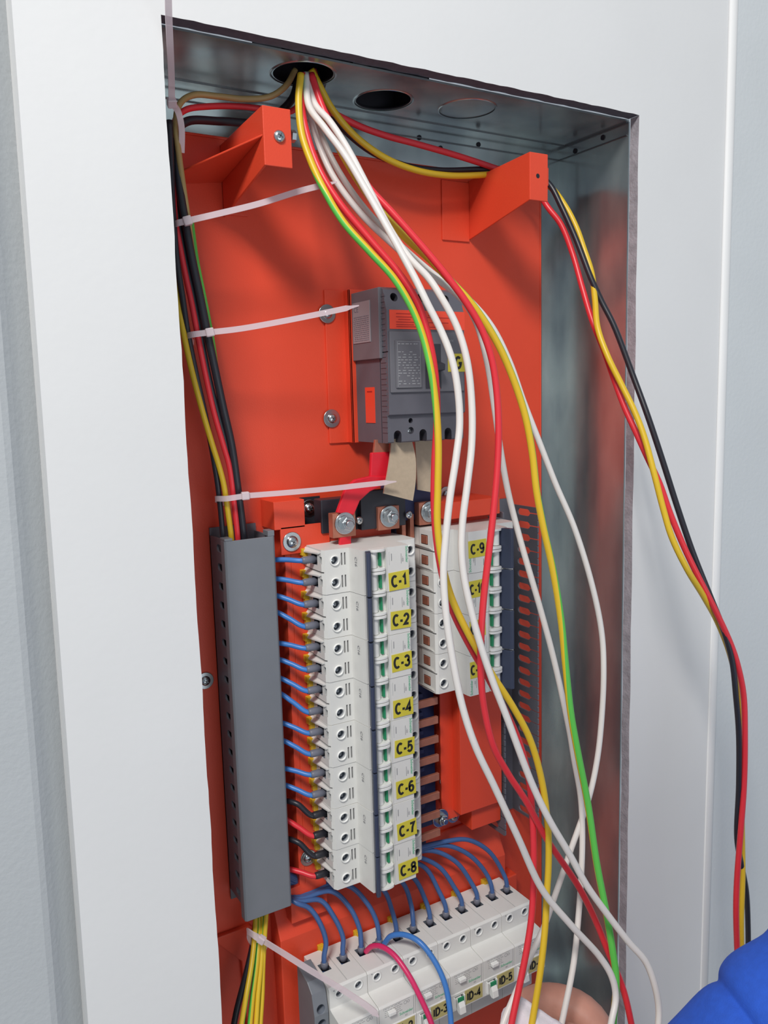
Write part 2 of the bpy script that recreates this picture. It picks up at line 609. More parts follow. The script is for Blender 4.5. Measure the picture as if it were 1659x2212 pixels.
TOPZ = -.0018
KO = atz(828, 217, TOPZ)
K1 = atz(655, 160, TOPZ)
mb = MB()
mb.box(-.004, CW + .001, .0125, BD + .002, TOPZ, TOPZ + .0015)
ct = MB()
ct.lathe((KO.x, KO.y, TOPZ - .004), (0, 0, 1), [(.0225, 0), (.0225, .01)], 40, 1)
ct.lathe((K1.x, K1.y, TOPZ - .004), (0, 0, 1), [(.0225, 0), (.0225, .01)], 40, 1)
o = under(mb, cl).build('top_panel', [M['galv'], M['galv_dark']], cab, cut=under(ct, cl))
for cx_, cy_ in ((KO.x, KO.y), (K1.x, K1.y), (.275, .050)):
    mb = MB()
    mb.lathe((cx_, cy_, TOPZ - .0006), (0, 0, 1), [(.0238, 0), (.0242, .0005), (.0255, .0006)], 40, cap=False)
    under(mb, cl).build('knockout_ring', M['galv'], cab)
mb = MB()
for hc in (KO, K1):  # dark hood added over each hole so no world light shows through
    xa, xb, ya, yb = hc.x - .028, hc.x + .028, hc.y - .026, hc.y + .028
    mb = MB()
    mb.box(xa, xb, ya, yb, TOPZ + .030, TOPZ + .032)
    mb.box(xa, xb, ya, ya + .002, TOPZ + .0016, TOPZ + .030)
    mb.box(xa, xb, yb - .002, yb, TOPZ + .0016, TOPZ + .030)
    mb.box(xa, xa + .002, ya, yb, TOPZ + .0016, TOPZ + .030)
    mb.box(xb - .002, xb, ya, yb, TOPZ + .0016, TOPZ + .030)
    under(mb, cl).build('hole_light_hood', M['galv_dark'], cab)
mb = MB()
mb.box(-.004, CW + .001, BD, BD + .0015, CB, TOPZ)
under(mb, cl).build('back_panel', M['galv'], cab)
mb = MB()
mb.box(CW + .0005, CW + .002, .0125, BD, CB, TOPZ)
under(mb, cl).build('side_panel', M['galv'], cab)
mb = MB()
mb.box(-.0045, -.003, .0125, BD, CB, TOPZ)
under(mb, cl).build('side_panel', M['galv'], cab)
mb = MB()
mb.box(-.004, CW + .001, .0125, BD, CB, CB + .0015)
under(mb, cl).build('bottom_panel', M['galv'], cab)
# folded seams with small vent holes below the top panel
mb = MB()
mb.box(-.003, CW, BD - .0016, BD, -.0135, -.0128)
mb.box(-.003, CW, BD - .010, BD - .0093, TOPZ - .0008, TOPZ)
mb.box(CW - .0008, CW + .0006, .014, BD, -.0135, -.0128)
mb.box(CW - .0012, CW + .0006, .014, BD, TOPZ - .0012, TOPZ)
mb.box(CW - .0242, CW - .0235, BD - .0012, BD, CB, -.014)
under(mb, cl).build('folded_seam', M['steel_d'], cab)
for px, py in ((904, 252), (1033, 276), (906, 297), (1034, 312), (952, 320)):
    c = at(px, py, BD - .0005)
    mb = MB(); mb.cyl(c, (0, -1, 0), .0022, .0004, 14)
    under(mb, cl).build('punched_hole', M['galv_dark'], cab)
for px, py in ((1302, 297), (1242, 326)):
    c = atx(px, py, CW)
    mb = MB(); mb.cyl(c, (-1, 0, 0), .0024, .0004, 14)
    under(mb, cl).build('punched_hole', M['galv_dark'], cab)

# ------------------------------------------------------------------ orange mounting plate
PY = .085
plate = thing('mounting_plate', 'orange powder-coated mounting plate filling the back of the cabinet', 'mounting plate', (.2, PY, -.45))
pl = Vector((.2, PY, -.45))
mb = MB()
mb.box(.002, .3868, PY, PY + .002, -.90, -.043)
mb.box(.0, .002, PY, PY + .014, -.90, -.043)
mb.box(.3868, .3888, PY, PY + .014, -.90, -.043)
mb.box(.002, .3868, PY, PY + .014, -.043, -.041)
under(mb, pl).build('plate', M['orange'], plate, bevel=.0006)


def corner(x0, x1, zt, zb, flip, hole):
    mb = MB()
    t = .0016
    # front tab
    mb.box(x0, x1, 0, t, zb, zt)
    xa = x0 if not flip else x0
    # tapered web from the tab back to the plate
    poly = [(t * .5, zt), (t * .5, zb), (PY, zb - .018), (PY, zt - .004)]
    mb.prism(poly, 'x', xa, xa + t)
    # foot flange on the plate
    if flip:
        mb.box(xa - .030, xa, PY - t, PY, zb - .020, zt - .006)
    else:
        # horizontal gusset running to the left of the web
        mb.add([(x0, t, zt - .018), (x0, PY, zt - .030), (x0 - .052, PY, zt - .036), (x0, t, zt - .0195), (x0, PY, zt - .0315), (x0 - .052, PY, zt - .0375)],
               [(0, 1, 2), (3, 5, 4), (0, 2, 5, 3), (1, 4, 5, 2), (0, 3, 4, 1)])
        mb.box(x0, x0 + .02, PY - t, PY, zb - .016, zt - .004)
    b = under(mb, pl).build('corner_bracket', M['orange'], plate, bevel=.0005)
    return b


b1 = corner(.0660, .0868, -.0438, -.0826, False, None)
sm = MB(); screw(sm, (.0775, 0, -.0627), .0042)
sm.lathe((.0880, .004, -.060), (1, 0, 0), [(.0042, 0), (.0042, .003)], 6, smooth=False)
under(sm, pl).build('screw', [M['steel'], M['steel_d']], b1)
b2 = corner(.3010, .3206, -.0458, -.0836, True, None)
sm = MB(); sm.lathe(at(1162, 380, -.0001), (0, 1, 0), [(.0019, 0), (.0019, .0003)], 16)
under(sm, pl).build('screw_hole', M['galv_dark'], b2)
sm = MB(); sm.box(.3206, .3226, .0016, .004, -.070, -.056)
under(sm, pl).build('side_lug', M['orange'], b2)

# rails (hat sections) that carry the breaker columns
mb = MB()
mb.box(.0945, .1000, .062, PY, -.658, -.345)
mb.box(.1000, .1960, .062, .0640, -.658, -.345)
mb.box(.0850, .1120, .058, PY, -.345, -.322)
mb.box(.0900, .1340, .058, .0600, -.366, -.343)
mb.box(.0855, .1200, .062, PY, -.690, -.657)
under(mb, pl).build('rail_bracket', M['orange'], plate, bevel=.0005)
mb = MB()
mb.box(.2400, .3000, .056, .058, -.640, -.345)
mb.box(.2530, .3020, .044, .046, -.632, -.500)
mb.box(.2530, .2545, .046, PY, -.632, -.500)
mb.box(.3005, .3020, .046, PY, -.632, -.500)
mb.box(.2700, .3050, .050, PY, -.655, -.632)
mb.box(.2400, .2990, .040, PY, -.350, -.335)
under(mb, pl).build('rail_bracket', M['orange'], plate, bevel=.0005)
# raised support of the lower row, folded at the top
mb = MB()
poly = [(PY, -.668), (PY - .002, -.668), (.066, -.700), (.064, -.704), (.064, -.900), (.066, -.900), (PY, -.900)]
mb.prism(poly, 'x', .075, .322)
mb.prism([(.020, -.690), (.055, -.690), (.075, -.720), (.078, -.90), (.050, -.90), (.045, -.72)], 'y', .080, PY)
mb.box(.322, .342, .070, PY, -.90, -.735)
under(mb, pl).build('rail_bracket', M['orange'], plate, bevel=.001)
# channel under the main breaker
mb = MB()
mb.box(.150, .1690, PY - .0018, PY, -.280, -.152)
mb.box(.1680, .1698, .0745, PY, -.280, -.152)
mb.box(.1680, .2560, .0745, .0765, -.280, -.152)
mb.box(.2545, .2560, .0745, PY, -.280, -.152)
under(mb, pl).build('breaker_channel', M['orange'], plate, bevel=.0005)
for px, py, yy, r, wr in ((706, 678, PY - .0018, .0042, .0078), (716, 904, PY - .0018, .0042, .0078), (667, 1098, PY, .0045, .0075),
                          (630, 1170, .058, .0050, .0080), (443, 1470, PY, .0040, .0070), (665, 1852, .062, .0045, .0072),
                          (963, 1068, PY, .0045, .0075), (1051, 1116, .060, .0045, .0075), (1062, 1722, .056, .0042, .0070),
                          (979, 1762, .062, .0045, .0068), (978, 1870, .078, .004, .006), (710, 1958, PY, .004, .006)):
    sm = MB(); screw(sm, at(px, py, yy), r, wr)
    under(sm, pl).build('screw', [M['steel'], M['steel_d']], plate)
mb = MB()
mb.box(.120, .139, PY - .0006, PY - .0001, -.348, -.324)
under(mb, pl).build('square_opening', M['galv_dark'], plate)

# ------------------------------------------------------------------ cable ducts
DX0, DX1, DY0, DY1, DT, DB = .0395, .0785, .0480, .0835, -.3470, -.6610


def duct_wall(mb, x, z_top, z_bot, y0, y1, pitch, sl, slot_y0, slot_y1, t=.0016):
    """wall in the YZ plane with keyhole slots: rounded slot + narrow lip towards the front edge"""
    n = int((z_top - z_bot) / pitch)
    poly_bm = []
    for k in range(n):
        zt = z_top - k * pitch
        zb = zt - pitch
        zc = (zt + zb) / 2
        h = sl / 2
        arc = []
        for j in range(9):
            a = -PI / 2 + PI * j / 8
            arc.append((slot_y1 + h * math.cos(a), zc + h * math.sin(a)))       # inner (deep) end round
        # upper finger + lower finger + web at the back, as one C outline
        c = [(y0 + .0012, zt), (y1, zt), (y1, zb), (y0 + .0012, zb), (y0, zb + .001), (y0, zc - .0006),
             (slot_y0 - .003, zc - .0006), (slot_y0 - .0022, zc - h * .6), (slot_y0, zc - h)] + arc + [(slot_y0, zc + h), (slot_y0 - .0022, zc + h * .6), (slot_y0 - .003, zc + .0006), (y0, zc + .0006), (y0, zt - .001)]
        mb.prism(c, 'x', x, x + t)
    return mb


d = thing('cable_duct', 'closed grey plastic cable duct with plain lid, left of the breaker columns', 'cable duct', (DX0, DY1, DB))
dl = Vector((DX0, DY1, DB))
mb = MB()
duct_wall(mb, DX0, DT, DB, DY0 + .001, DY1, .01520, .0062, .0575, .0640)
duct_wall(mb, DX1 - .0016, DT, DB, DY0 + .001, DY1, .01520, .0062, .0575, .0640)
mb.box(DX0, DX1, DY1 - .0016, DY1, DB, DT + .006)
under(mb, dl).build('duct_body', M['duct_side'], d)
mb = MB()
lid = [(DX0 - .0012, .0545), (DX0 - .0012, .0468), (DX0 + .0004, .0455), (DX1 - .0004, .0455), (DX1 + .0012, .0468), (DX1 + .0012, .0545),
       (DX1 + .0004, .0545), (DX1 + .0002, .0470), (DX0 - .0002, .0470), (DX0 - .0004, .0545)]
mb.prism(lid, 'z', DB, DT)
mb.box(DX0 - .001, DX0 + .0055, .0457, .0560, DT, DT + .0020)
mb.box(DX1 - .0045, DX1 + .001, .0457, .0560, DT, DT + .0045)
under(mb, dl).build('duct_lid', M['duct'], d, bevel=.0004)

RX0, RX1, RY0, RT, RB = .3055, .3490, .0440, -.3500, -.6700
d = thing('cable_duct', 'open slotted grey cable duct without lid, right of the right-hand breakers', 'cable duct', (RX0, PY, RB))
dl = Vector((RX0, PY, RB))
mb = MB()
mb.box(RX0, RX1, PY - .0020, PY - .0002, RB, RT + .006)
under(mb, dl).build('duct_base', M['duct_side'], d)
mb = MB()
duct_wall(mb, RX0, RT, RB, RY0, PY - .002, .0123, .0068, .0580, .0700)
under(mb, dl).build('duct_wall', M['duct_side'], d)
mb = MB()
duct_wall(mb, RX1 - .0016, RT, RB, RY0, PY - .002, .0123, .0068, .0580, .0700)
under(mb, dl).build('duct_wall', M['duct_side'], d)

# ------------------------------------------------------------------ two-pole circuit breakers
PP = .01812          # pole pitch
L = .0862
YS, YN, YB = .0270, .0068, .0640


def breaker_parts(root, rotated):
    H = 2 * PP - .00035
    mb = MB()
    # side profile in (x, y) seen from above: left end, shoulder, ramp, nose, ramp, shoulder
    prof = [(.000, YB), (.000, .0520), (-.0008, .0500), (-.0008, .0300), (.0012, YS), (.0222, YS - .0004), (.0236, .0122), (.0244, YN),
            (.0305, YN), (.0305, YN + .0036), (.0452, YN + .0036), (.0452, YN), (.0662, YN), (.0668, YN + .0035), (.0672, YS),
            (L - .0012, YS), (L + .0008, .0290), (L + .0008, .0500), (L, .0520), (L, YB), (.060, YB), (.060, YB + .006), (.024, YB + .006), (.024, YB)]
    mb.prism(prof, 'z', -H, 0, 0)
    ct = MB()
    for p in range(2):
        zc = -PP * (p + .5)
        for xh in (.0095, .0802):
            ct.cyl((xh, YS - .002, zc), (0, 1, 0), .0031, .0125, 20, 1)
        for k in (0, 1):
            ct.box(.0152 + k * .0028, .0166 + k * .0028, YS - .002, YS + .0022, zc - .0045, zc + .0055, 2)
        # wire entries on both ends
        ct.box(-.004, .0075, .0370, .0475, zc - .0042, zc + .0042, 1)
        ct.box(-.004, .0025, .0295, .0335, zc - .0022, zc + .0036, 2)
        ct.box(L - .0065, L + .004, .0370, .0475, zc - .0042, zc + .0042, 1)
    # slanted ribs cut on the end faces between the poles
    for z in (-PP,):
        ct.box(-.004, .0010, .0280, .0660, z - .0006, z + .0006, 2)
        ct.box(L - .001, L + .004, .0280, .0660, z - .0006, z + .0006, 2)
    body = mb.build('body', [M['white'], M['socket'], M['groove']], root, bevel=.00028, cut=ct)
    # rims and terminal screws
    for p in range(2):
        zc = -PP * (p + .5)
        for xh in (.0095, .0802):
            mb = MB()
            mb.lathe((xh, YS - .0002, zc), (0, -1, 0), [(.0045, 0), (.0044, .0009), (.0041, .0013), (.0036, .0012), (.0031, 0), (.0031, -.002)], 22, 0, cap=False)
            mb.build('terminal_rim', M['white2'], body)
            mb = MB()
            screw(mb, (xh, YS + .0046, zc), .0030)
            mb.build('terminal_screw', [M['steel'], M['steel_d']], root)
    # slanted white guard fins at the wire entries
    for p in range(2):
        z = -PP * p - .0012
        for x0, sg in ((-.0008, -1), (L + .0008, 1)):
            mb = MB()
            pts = [(x0, .0300, z), (x0, .0600, z + .0002), (x0 + sg * .0030, .0600, z - .0030), (x0 + sg * .0012, .0330, z - .0012)]
            q = [Vector(a) for a in pts]
            mb.add(q + [v + Vector((0, 0, -.0012)) for v in q], [(0, 1, 2, 3), (7, 6, 5, 4), (0, 4, 5, 1), (1, 5, 6, 2), (2, 6, 7, 3), (3, 7, 4, 0)])
            mb.build('guard_fin', M['white'], root)
    # toggle drums with scooped lips and green contact indicator
    for p in range(2):
        mb = MB(); g = MB()
        zc = -PP * (p + .5)
        for (za, zb, rr) in ((zc + .0068, zc + .0090, .0068), (zc - .0086, zc - .0066, .0066)):
            arc = [(.0310, YN + .0036)]
            for j in range(11):
                a = PI - PI * j / 10
                arc.append((.0376 + .0066 * math.cos(a), YN + .0012 - rr * .62 * max(0, math.sin(a)) ** .6))
            arc.append((.0444, YN + .0036))
            mb.prism(arc, 'z', za, zb, smooth=False)
        arc = []
        for j in range(9):
            a = PI - PI * j / 8
            arc.append((.0346 + .0034 * math.cos(a), YN + .0036 - .0038 * math.sin(a)))
        mb.prism(arc, 'z', zc - .0064, zc + .0064)
        g.box(.0396, .0412, YN + .0006, YN + .0036, zc - .0052, zc + .0052)
        mb.build('toggle', M['white2'], root, bevel=.0002)
        g.build('contact_indicator', M['green'], root)
    mb = MB()
    mb.prism([(.0272, YN + .003), (.0236, .0010), (.0232, -.0006), (.0240, -.0016), (.0262, -.0016), (.0274, -.0004), (.0306, YN - .0002), (.0310, YN + .003)], 'z', -H + .0004, -.0006)
    mb.build('handle', M['navy'], root, bevel=.0004, label='navy blue handle linking both poles')
    # clip of the rail fixing
    for p in range(2):
        mb = MB()
        zc = -PP * (p + .5)
        mb.box(-.0052, .0005, .0560, .0620, zc + .0010, zc + .0068)
        mb.box(-.0040, .0005, .0560, .0600, zc - .0040, zc + .0010)
        mb.build('rail_clip', M['clip'], root, bevel=.0004, label='yellow rail clip')
    # marking window and printing
    mb = MB()
    mb.box(.0478, .0482, YN - .0001, YN, -PP * .8, -PP * .2, 1)
    mb.box(.0498, .0505, YN - .0001, YN, -PP * .62, -PP * .30)
    mb.box(.0590, .0594, YN - .0001, YN, -PP * .8, -PP * .35)
    mb.box(.0458, .0461, YN - .0001, YN, -H, 0, 1)
    mb.build('printed_mark', [M['print_'], M['groove']], root)
    r90 = -PI / 2
    text('rating_text', 'C16', .0046, M['print_'], root, (.02285, .0165, -PP * .55), 0, bold=.00005, frame=Matrix(((0, 0, -1, 0), (0, -1, 0, 0), (-1, 0, 0, 0), (0, 0, 0, 1))))
    text('brand_text', 'Schneider', .0034, M['brand'], root, (.0645, YN - .00005, -PP * .42), r90, bold=.00005)
    text('rating_text', '~400', .0022, M['print_'], root, (.0606, YN - .00005, -PP * .6), r90)


proto = thing('circuit_breaker', '', 'circuit breaker', (.1122, 0, -.3600), 'double-pole breakers in the left column')
breaker_parts(proto, False)
COLL = {0: 'topmost of the left column', 7: 'bottom of the left column'}
lab_px = [(862, 1253.5), (866, 1338), (868, 1429), (871, 1528), (874, 1614), (877, 1701), (879, 1791), (882, 1876)]
tilt = [.04, -.02, .03, .0, -.03, .02, .05, .04]
roots = []
for i in range(8):
    r = proto if i == 0 else copy_tree(proto)
    # the lower six sit slightly proud of one another, as in the photo
    r.location = (.1122 + .0003 * (i % 2), .0005 * ((i * 3) % 2), -.3600 - 2 * PP * i)
    roots.append(r)


def sticker(root, s, px, rx, ang, mlab, wdt=.0192, hgt=.0148, yy=YN, th=.0003, size=.0098, wide=.96):
    c = at(px[0], px[1], yy) if not isinstance(px, Vector) else px
    T = Matrix.Translation(c) @ Matrix.Rotation(-ang, 4, 'Y')
    mb = MB(); mb.box(-wdt / 2, wdt / 2, -th, 0, -hgt / 2, hgt / 2)
    mb.v = [tuple(T @ Vector(v)) for v in mb.v]
    me_o = mb.build('number_label', mlab, None)
    t = lettering('label_text', s, size, M['ink'], (0, -th, 0), wide=wide)
    t.data.transform(T)
    rm = Matrix.Translation(root.location) @ root.rotation_euler.to_matrix().to_4x4()
    me_o.data.transform(rm.inverted()); t.data.transform(rm.inverted())
    me_o.parent = root; t.parent = me_o
    me_o['label'] = 'yellow sticker reading ' + s
    return me_o


for i in range(8):
    nm = 'C-%d' % (i + 1)
    sticker(roots[i], nm, lab_px[i], 0, tilt[i], M['yellow_lab'])
    pos = {0: ', topmost of the left column', 7: ', lowest of the left column'}.get(i, ' in the left column')
    roots[i]['label'] = 'white double-pole circuit breaker with yellow label %s%s' % (nm, pos)

protoR = copy_tree(proto)
for ch in list(protoR.children):
    if ch.name.startswith('number_label'):
        for g in list(ch.children):
            bpy.data.objects.remove(g)
        bpy.data.objects.remove(ch)
labR = [(1033, 1186), (1030, 1272), (1035, 1357), (1030, 1446)]
RTOP = -.3560
for i in range(4):
    r = protoR if i == 0 else copy_tree(protoR)
    if i:
        for ch in list(r.children):
            if ch.name.startswith('number_label'):
                for g in list(ch.children):
                    bpy.data.objects.remove(g)
                bpy.data.objects.remove(ch)
    r.rotation_euler = (0, PI, 0)
    r.location = (.3045, 0, RTOP - 2 * PP * (i + 1))
    nm = 'C-%d' % (i + 9)
    r['group'] = 'double-pole breakers in the right column'
    r['label'] = 'white double-pole circuit breaker with yellow label %s, %s of the right column' % (nm, ['topmost', 'second', 'third', 'lowest'][i])
    roots.append(r)
    if i == 0:
        pass
for i in range(4):
    sticker(roots[8 + i], 'C-%d' % (i + 9), Vector((.2478 if i == 0 else .2470, YN, [-.3715, -.4063, -.4413, -.4776][i])), 0, .03, M['yellow_lab'],
            wdt=.0190 if i == 0 else .0170, size=.0090, wide=.96 if i == 0 else .80)
# the white slot strip between the right-hand handles and the duct
# ------------------------------------------------------------------ comb busbars between the columns
bus = thing('busbar_assembly', 'blue busbar support with copper fingers between the two breaker columns', 'busbar', (.2130, .084, -.66))
bl = Vector((.2130, .084, -.66))
mb = MB()
mb.box(.1990, .2440, .0720, .0840, -.6500, -.3200)
mb.box(.2065, .2400, .0600, .0720, -.3500, -.3160)
for k in range(18):
    mb.box(.2000, .2280, .0660, .0720, -.352 - k * PP - .0030, -.352 - k * PP + .0010)
under(mb, bl).build('insulating_base', M['bblue'], bus, bevel=.0006)
mb = MB()
mb.box(.126, .206, .0560, .0700, -.3520, -.3240)
mb.box(.160, .204, .0500, .0560, -.3520, -.3190)
under(mb, bl).build('end_block', M['black'], bus, bevel=.0008)
mb = MB()
for x in (.2035, .2120):
    mb.box(x, x + .004, .0560, .0660, -.6450, -.3440)
under(mb, bl).build('copper_bar', M['copper'], bus, bevel=.0004)
for k in range(16):
    zc = -.3600 - PP * (k + .5)
    mb = MB()
    mb.box(.1945, .2055 if k < 8 else .2290, .0430, .0462, zc - .0034, zc + .0034)
    mb.box(.2020, .2055, .0430, .0590, zc - .0034, zc + .0034)
    under(mb, bl).build('copper_finger', M['copper'], bus, bevel=.0004)
for k in range(8):
    zc = RTOP - PP * (k + .5)
    mb = MB()
    mb.box(.2168, .2215, .0378, .0466, zc - .0036, zc + .0036)
    under(mb, bl).build('copper_finger', M['copper'], bus, bevel=.0004)
for px, py, yy in ((744, 1130, .040), (840, 1115, .047), (927, 1105, .052)):
    c = at(px, py, yy)
    mb = MB(); mb.box(c.x - .0105, c.x + .0105, yy, yy + .008, c.z - .0115, c.z + .0085)
    p = under(mb, bl).build('copper_terminal', M['copper'], bus, bevel=.0005)
    mb = MB(); bolt(mb, c)
    under(mb, bl).build('bolt', M['steel'], p)
for px, py, yy in ((776, 1124, .048), (883, 1112, .048), (957, 1574, .062), (955, 1687, .062)):
    mb = MB(); screw(mb, at(px, py, yy), .0034, .0)
    under(mb, bl).build('screw', [M['steel'], M['steel_d']], bus)
mb = MB(); bolt(mb, at(950, 1766, .052), .0052, .0088)
under(mb, bl).build('bolt', M['steel'], bus)

# ------------------------------------------------------------------ main breaker
X0, X1, ZT, ZB, YF = .1730, .2480, -.1560, -.2790, .0220
mc = thing('main_circuit_breaker', 'dark grey moulded-case main breaker with orange-red warning sticker on the upper plate', 'circuit breaker', (.21, .0745, ZB))
ml = Vector((.21, .0745, ZB))
mb = MB()
# side profile (y, z): stepped case
prof = [(.0745, ZB), (.0745, ZT - .001), (.0730, ZT), (.0330, ZT + .0010), (.0270, ZT - .0015), (YF + .001, ZT - .0160), (YF, ZT - .0175),
        (YF, -.2560), (YF + .0028, -.2575), (YF + .0028, ZB + .001), (YF + .004, ZB)]
mb.prism(prof, 'x', X0, X1)
ct = MB()
for xc in (.1822, .2069, .2321):
    ct.box(xc - .0036, xc + .0036, YF - .004, YF + .012, ZB - .002, -.2725, 1)
    ct.cyl((xc, YF - .004, -.2725), (0, 1, 0), .0036, .016, 20, 1)
    ct.cyl((xc, .018, ZT - .0075), (0, 1, 0), .0034, .020, 20, 1)
ct.cyl((.1950, YF - .004, -.2615), (0, 1, 0), .0021, .012, 16, 1)
ct.cyl((.1950, YF - .004, -.2695), (0, 1, 0), .0029, .0095, 16, 1)
ct.box(X0 - .002, X0 + .0006, .0200, .0560, -.2068, -.2058, 1)
ct.box(X0 - .002, X0 + .0006, .0335, .0345, ZB - .001, ZT + .002, 1)
case = under(mb, ml).build('case', [M['mcb'], M['mcb_d']], mc, bevel=.0006, cut=under(ct, ml))
# ribs on the left side towards the front
mb = MB()
for k in range(26):
    z = ZT - .006 - k * .0043
    mb.box(X0 - .0004, X0, .0245, .0325, z - .0010, z + .0010)
under(mb, ml).build('side_rib', M['mcb'], mc)
mb = MB()
mb.box(X0 + .0015, X1 - .0015, YF - .0015, YF, -.2385, -.1905)
mb.box(.1790, .2035, YF - .0026, YF - .0015, -.2350, -.1975)
mb.box(.1705, .1735, .030, .0745, -.2110, ZT + .0004)
under(mb, ml).build('front_panel', M['mcb_l'], mc, bevel=.0004)
mb = MB()
mb.box(.2075, .2230, YF - .0019, YF - .0015, -.2360, -.2000)
under(mb, ml).build('toggle_slot', M['mcb_d'], mc, bevel=.0002)
mb = MB()
mb.prism([(YF - .001, -.2230), (YF - .012, -.2215), (YF - .0125, -.2165), (YF - .001, -.2130)], 'x', .2105, .2200)
under(mb, ml).build('toggle', M['mcb_d'], mc, bevel=.0006)
mb = MB()
mb.box(.1755, .2485, YF - .0004, YF, -.1885, -.1737)
st = under(mb, ml).build('warning_sticker', M['olabel'], mc)
mb = MB()
for z, a, b in ((-.1765, .1815, .1990), (-.1790, .1815, .2350), (-.1810, .1835, .1950), (-.1830, .1815, .2320), (-.1850, .1815, .1980), (-.1866, .1815, .2200), (-.1775, .212, .2135)):
    mb.box(a, b, YF - .00055, YF - .0004, z - .0003, z + .0003)
under(mb, ml).build('fine_print', M['osticker_ink'], st)
mb = MB()
for z in [-.2002 - .0021 * k for k in range(16)]:
    random.seed(int(-z * 1e5))
    x = .1812
    while x < .2010:
        wd = random.uniform(.001, .0034)
        if (-.2060 < z < -.2020) is False and random.random() < .75:
            mb.box(x, min(x + wd, .2015), YF - .00275, YF - .0026, z - .00032, z + .00032)
        x += wd + random.uniform(.0008, .0030)
for (a, b, c_, d_) in ((.1806, .2022, -.1985, -.1983), (.1806, .2022, -.2345, -.2343), (.1806, .1808, -.2345, -.1983), (.2020, .2022, -.2345, -.1983)):
    mb.box(a, b, YF - .00275, YF - .0026, c_, d_)
under(mb, ml).build('rating_table', M['mark'], mc)
text('brand_text', 'Schneider', .0052, M['mark'], mc, Vector((.2290, YF - .0001, -.1938)) - ml, 0, wide=.85)
text('brand_text', 'Electric', .0034, M['mark'], mc, Vector((.2310, YF - .0001, -.1972)) - ml + Vector((0, -.0016, 0)), 0)
mb = MB()
mb.box(.2145, .2215, YF - .0020, YF - .0015, -.2368, -.2352)
under(mb, ml).build('trip_mark', M['olabel'], mc)
sticker(mc, 'IG', Vector((.2390, YF - .0015, -.2152)), 0, 0, M['yellow_lab'], wdt=.0180, hgt=.0148, size=.0105)
sd = Matrix(((0, 0, -1, 0), (-1, 0, 0, 0), (0, 1, 0, 0), (0, 0, 0, 1)))   # text facing -X
mb = MB(); mb.box(.1700, .1705, .0435, .0722, -.1970, -.1640)
dlb = under(mb, ml).build('data_label', M['plate_lab'], mc)
mb = MB()
random.seed(3)
for k in range(13):
    z = -.1760 - k * .0016
    yv = .0455
    while yv < .0700:
        wd = random.uniform(.001, .003)
        mb.box(.1698, .1700, yv, min(yv + wd, .0705), z - .00025, z + .00025)
        yv += wd + random.uniform(.0005, .0012)
under(mb, ml).build('fine_print', M['socket'], dlb)
text('label_text', 'CE', .0062, M['socket'], dlb, Vector((.16995, .0660, -.1700)) - ml, 0, frame=sd)
mb = MB(); mb.box(X0 - .0004, X0, .0440, .0595, -.2628, -.2335)
ol = under(mb, ml).build('side_sticker', M['olabel'], mc)
mb = MB(); mb.box(X0 - .0006, X0 - .0004, .0475, .0560, -.2375, -.2365)
under(mb, ml).build('fine_print', M['osticker_ink'], ol)
mb = MB(); screw(mb, (.1950, YF + .0065, -.2695), .0026)
under(mb, ml).build('screw', [M['steel'], M['steel_d']], mc)
mb = MB()
random.seed(11)

# phase barriers and the insulated red bar under the main breaker
def sheet(name, label, pts_l, pts_r, m, t=.0016, cat='phase barrier', group=None):
    mb = MB()
    n = len(pts_l)
    vs = [Vector(p) for p in pts_l] + [Vector(p) for p in pts_r]
    vs += [v + Vector((0, t, 0)) for v in vs]
    fs = []
    for i in range(n - 1):
        fs.append((i, i + 1, n + i + 1, n + i))
        fs.append((2 * n + i, 3 * n + i, 3 * n + i + 1, 2 * n + i + 1))
        fs.append((i, 2 * n + i, 2 * n + i + 1, i + 1))
        fs.append((n + i, n + i + 1, 3 * n + i + 1, 3 * n + i))
    fs.append((0, n, 3 * n, 2 * n)); fs.append((n - 1, 3 * n - 1, 4 * n - 1, 2 * n - 1))
    mb.add(vs, fs, 0, False)
    o = mb.build(name, m)
    return tag(o, label, cat, group)


def curve_pts(a):
    return spline([at(*p) for p in a], 5)


sheet('phase_barrier', 'light beige insulating barrier hanging under the main breaker, left of two',
      curve_pts([(846, 948, .034), (843, 985, .033), (836, 1030, .031), (829, 1066, .030)]),
      curve_pts([(889, 948, .034), (898, 990, .033), (898, 1040, .031), (892, 1082, .030)]), M['beige'], group=None)
sheet('phase_barrier', 'shaded beige insulating barrier under the main breaker, right of two',
      curve_pts([(897, 952, .048), (899, 990, .048), (901, 1030, .048), (902, 1058, .048)]),
      curve_pts([(940, 952, .048), (944, 990, .048), (946, 1030, .048), (948, 1066, .048)]), M['beige'])
rb = thing('insulated_busbar', 'red-sleeved flat copper bar stepping from main breaker down to a bolt', 'busbar', at(744, 1130, .038))
rl = Vector(rb.location)
mb = MB()
def quad(mb, pts, y0, t):
    q = [at(px, py, y0) for px, py in pts]
    n = len(q)
    mb.prism([(v.x, v.z) for v in q], 'y', y0, y0 + t)
quad(mb, [(803, 978), (845, 976), (846, 1034), (838, 1050), (823, 1044), (800, 1040)], .040, .004)
quad(mb, [(803, 1028), (846, 1030), (838, 1044), (800, 1062), (778, 1082), (765, 1113), (728, 1108), (748, 1052), (768, 1036)], .0385, .004)
under(mb, rl).build('red_sleeve', M['redsl'], rb, bevel=.0010)
mb = MB()
quad(mb, [(811, 950), (840, 950), (842, 980), (808, 980)], .041, .003)
quad(mb, [(727, 1106), (766, 1111), (764, 1146), (724, 1142)], .0405, .003)
quad(mb, [(733, 1146), (760, 1146), (758, 1180), (735, 1180)], .0425, .002)
under(mb, rl).build('copper_end', M['copper'], rb, bevel=.0004)
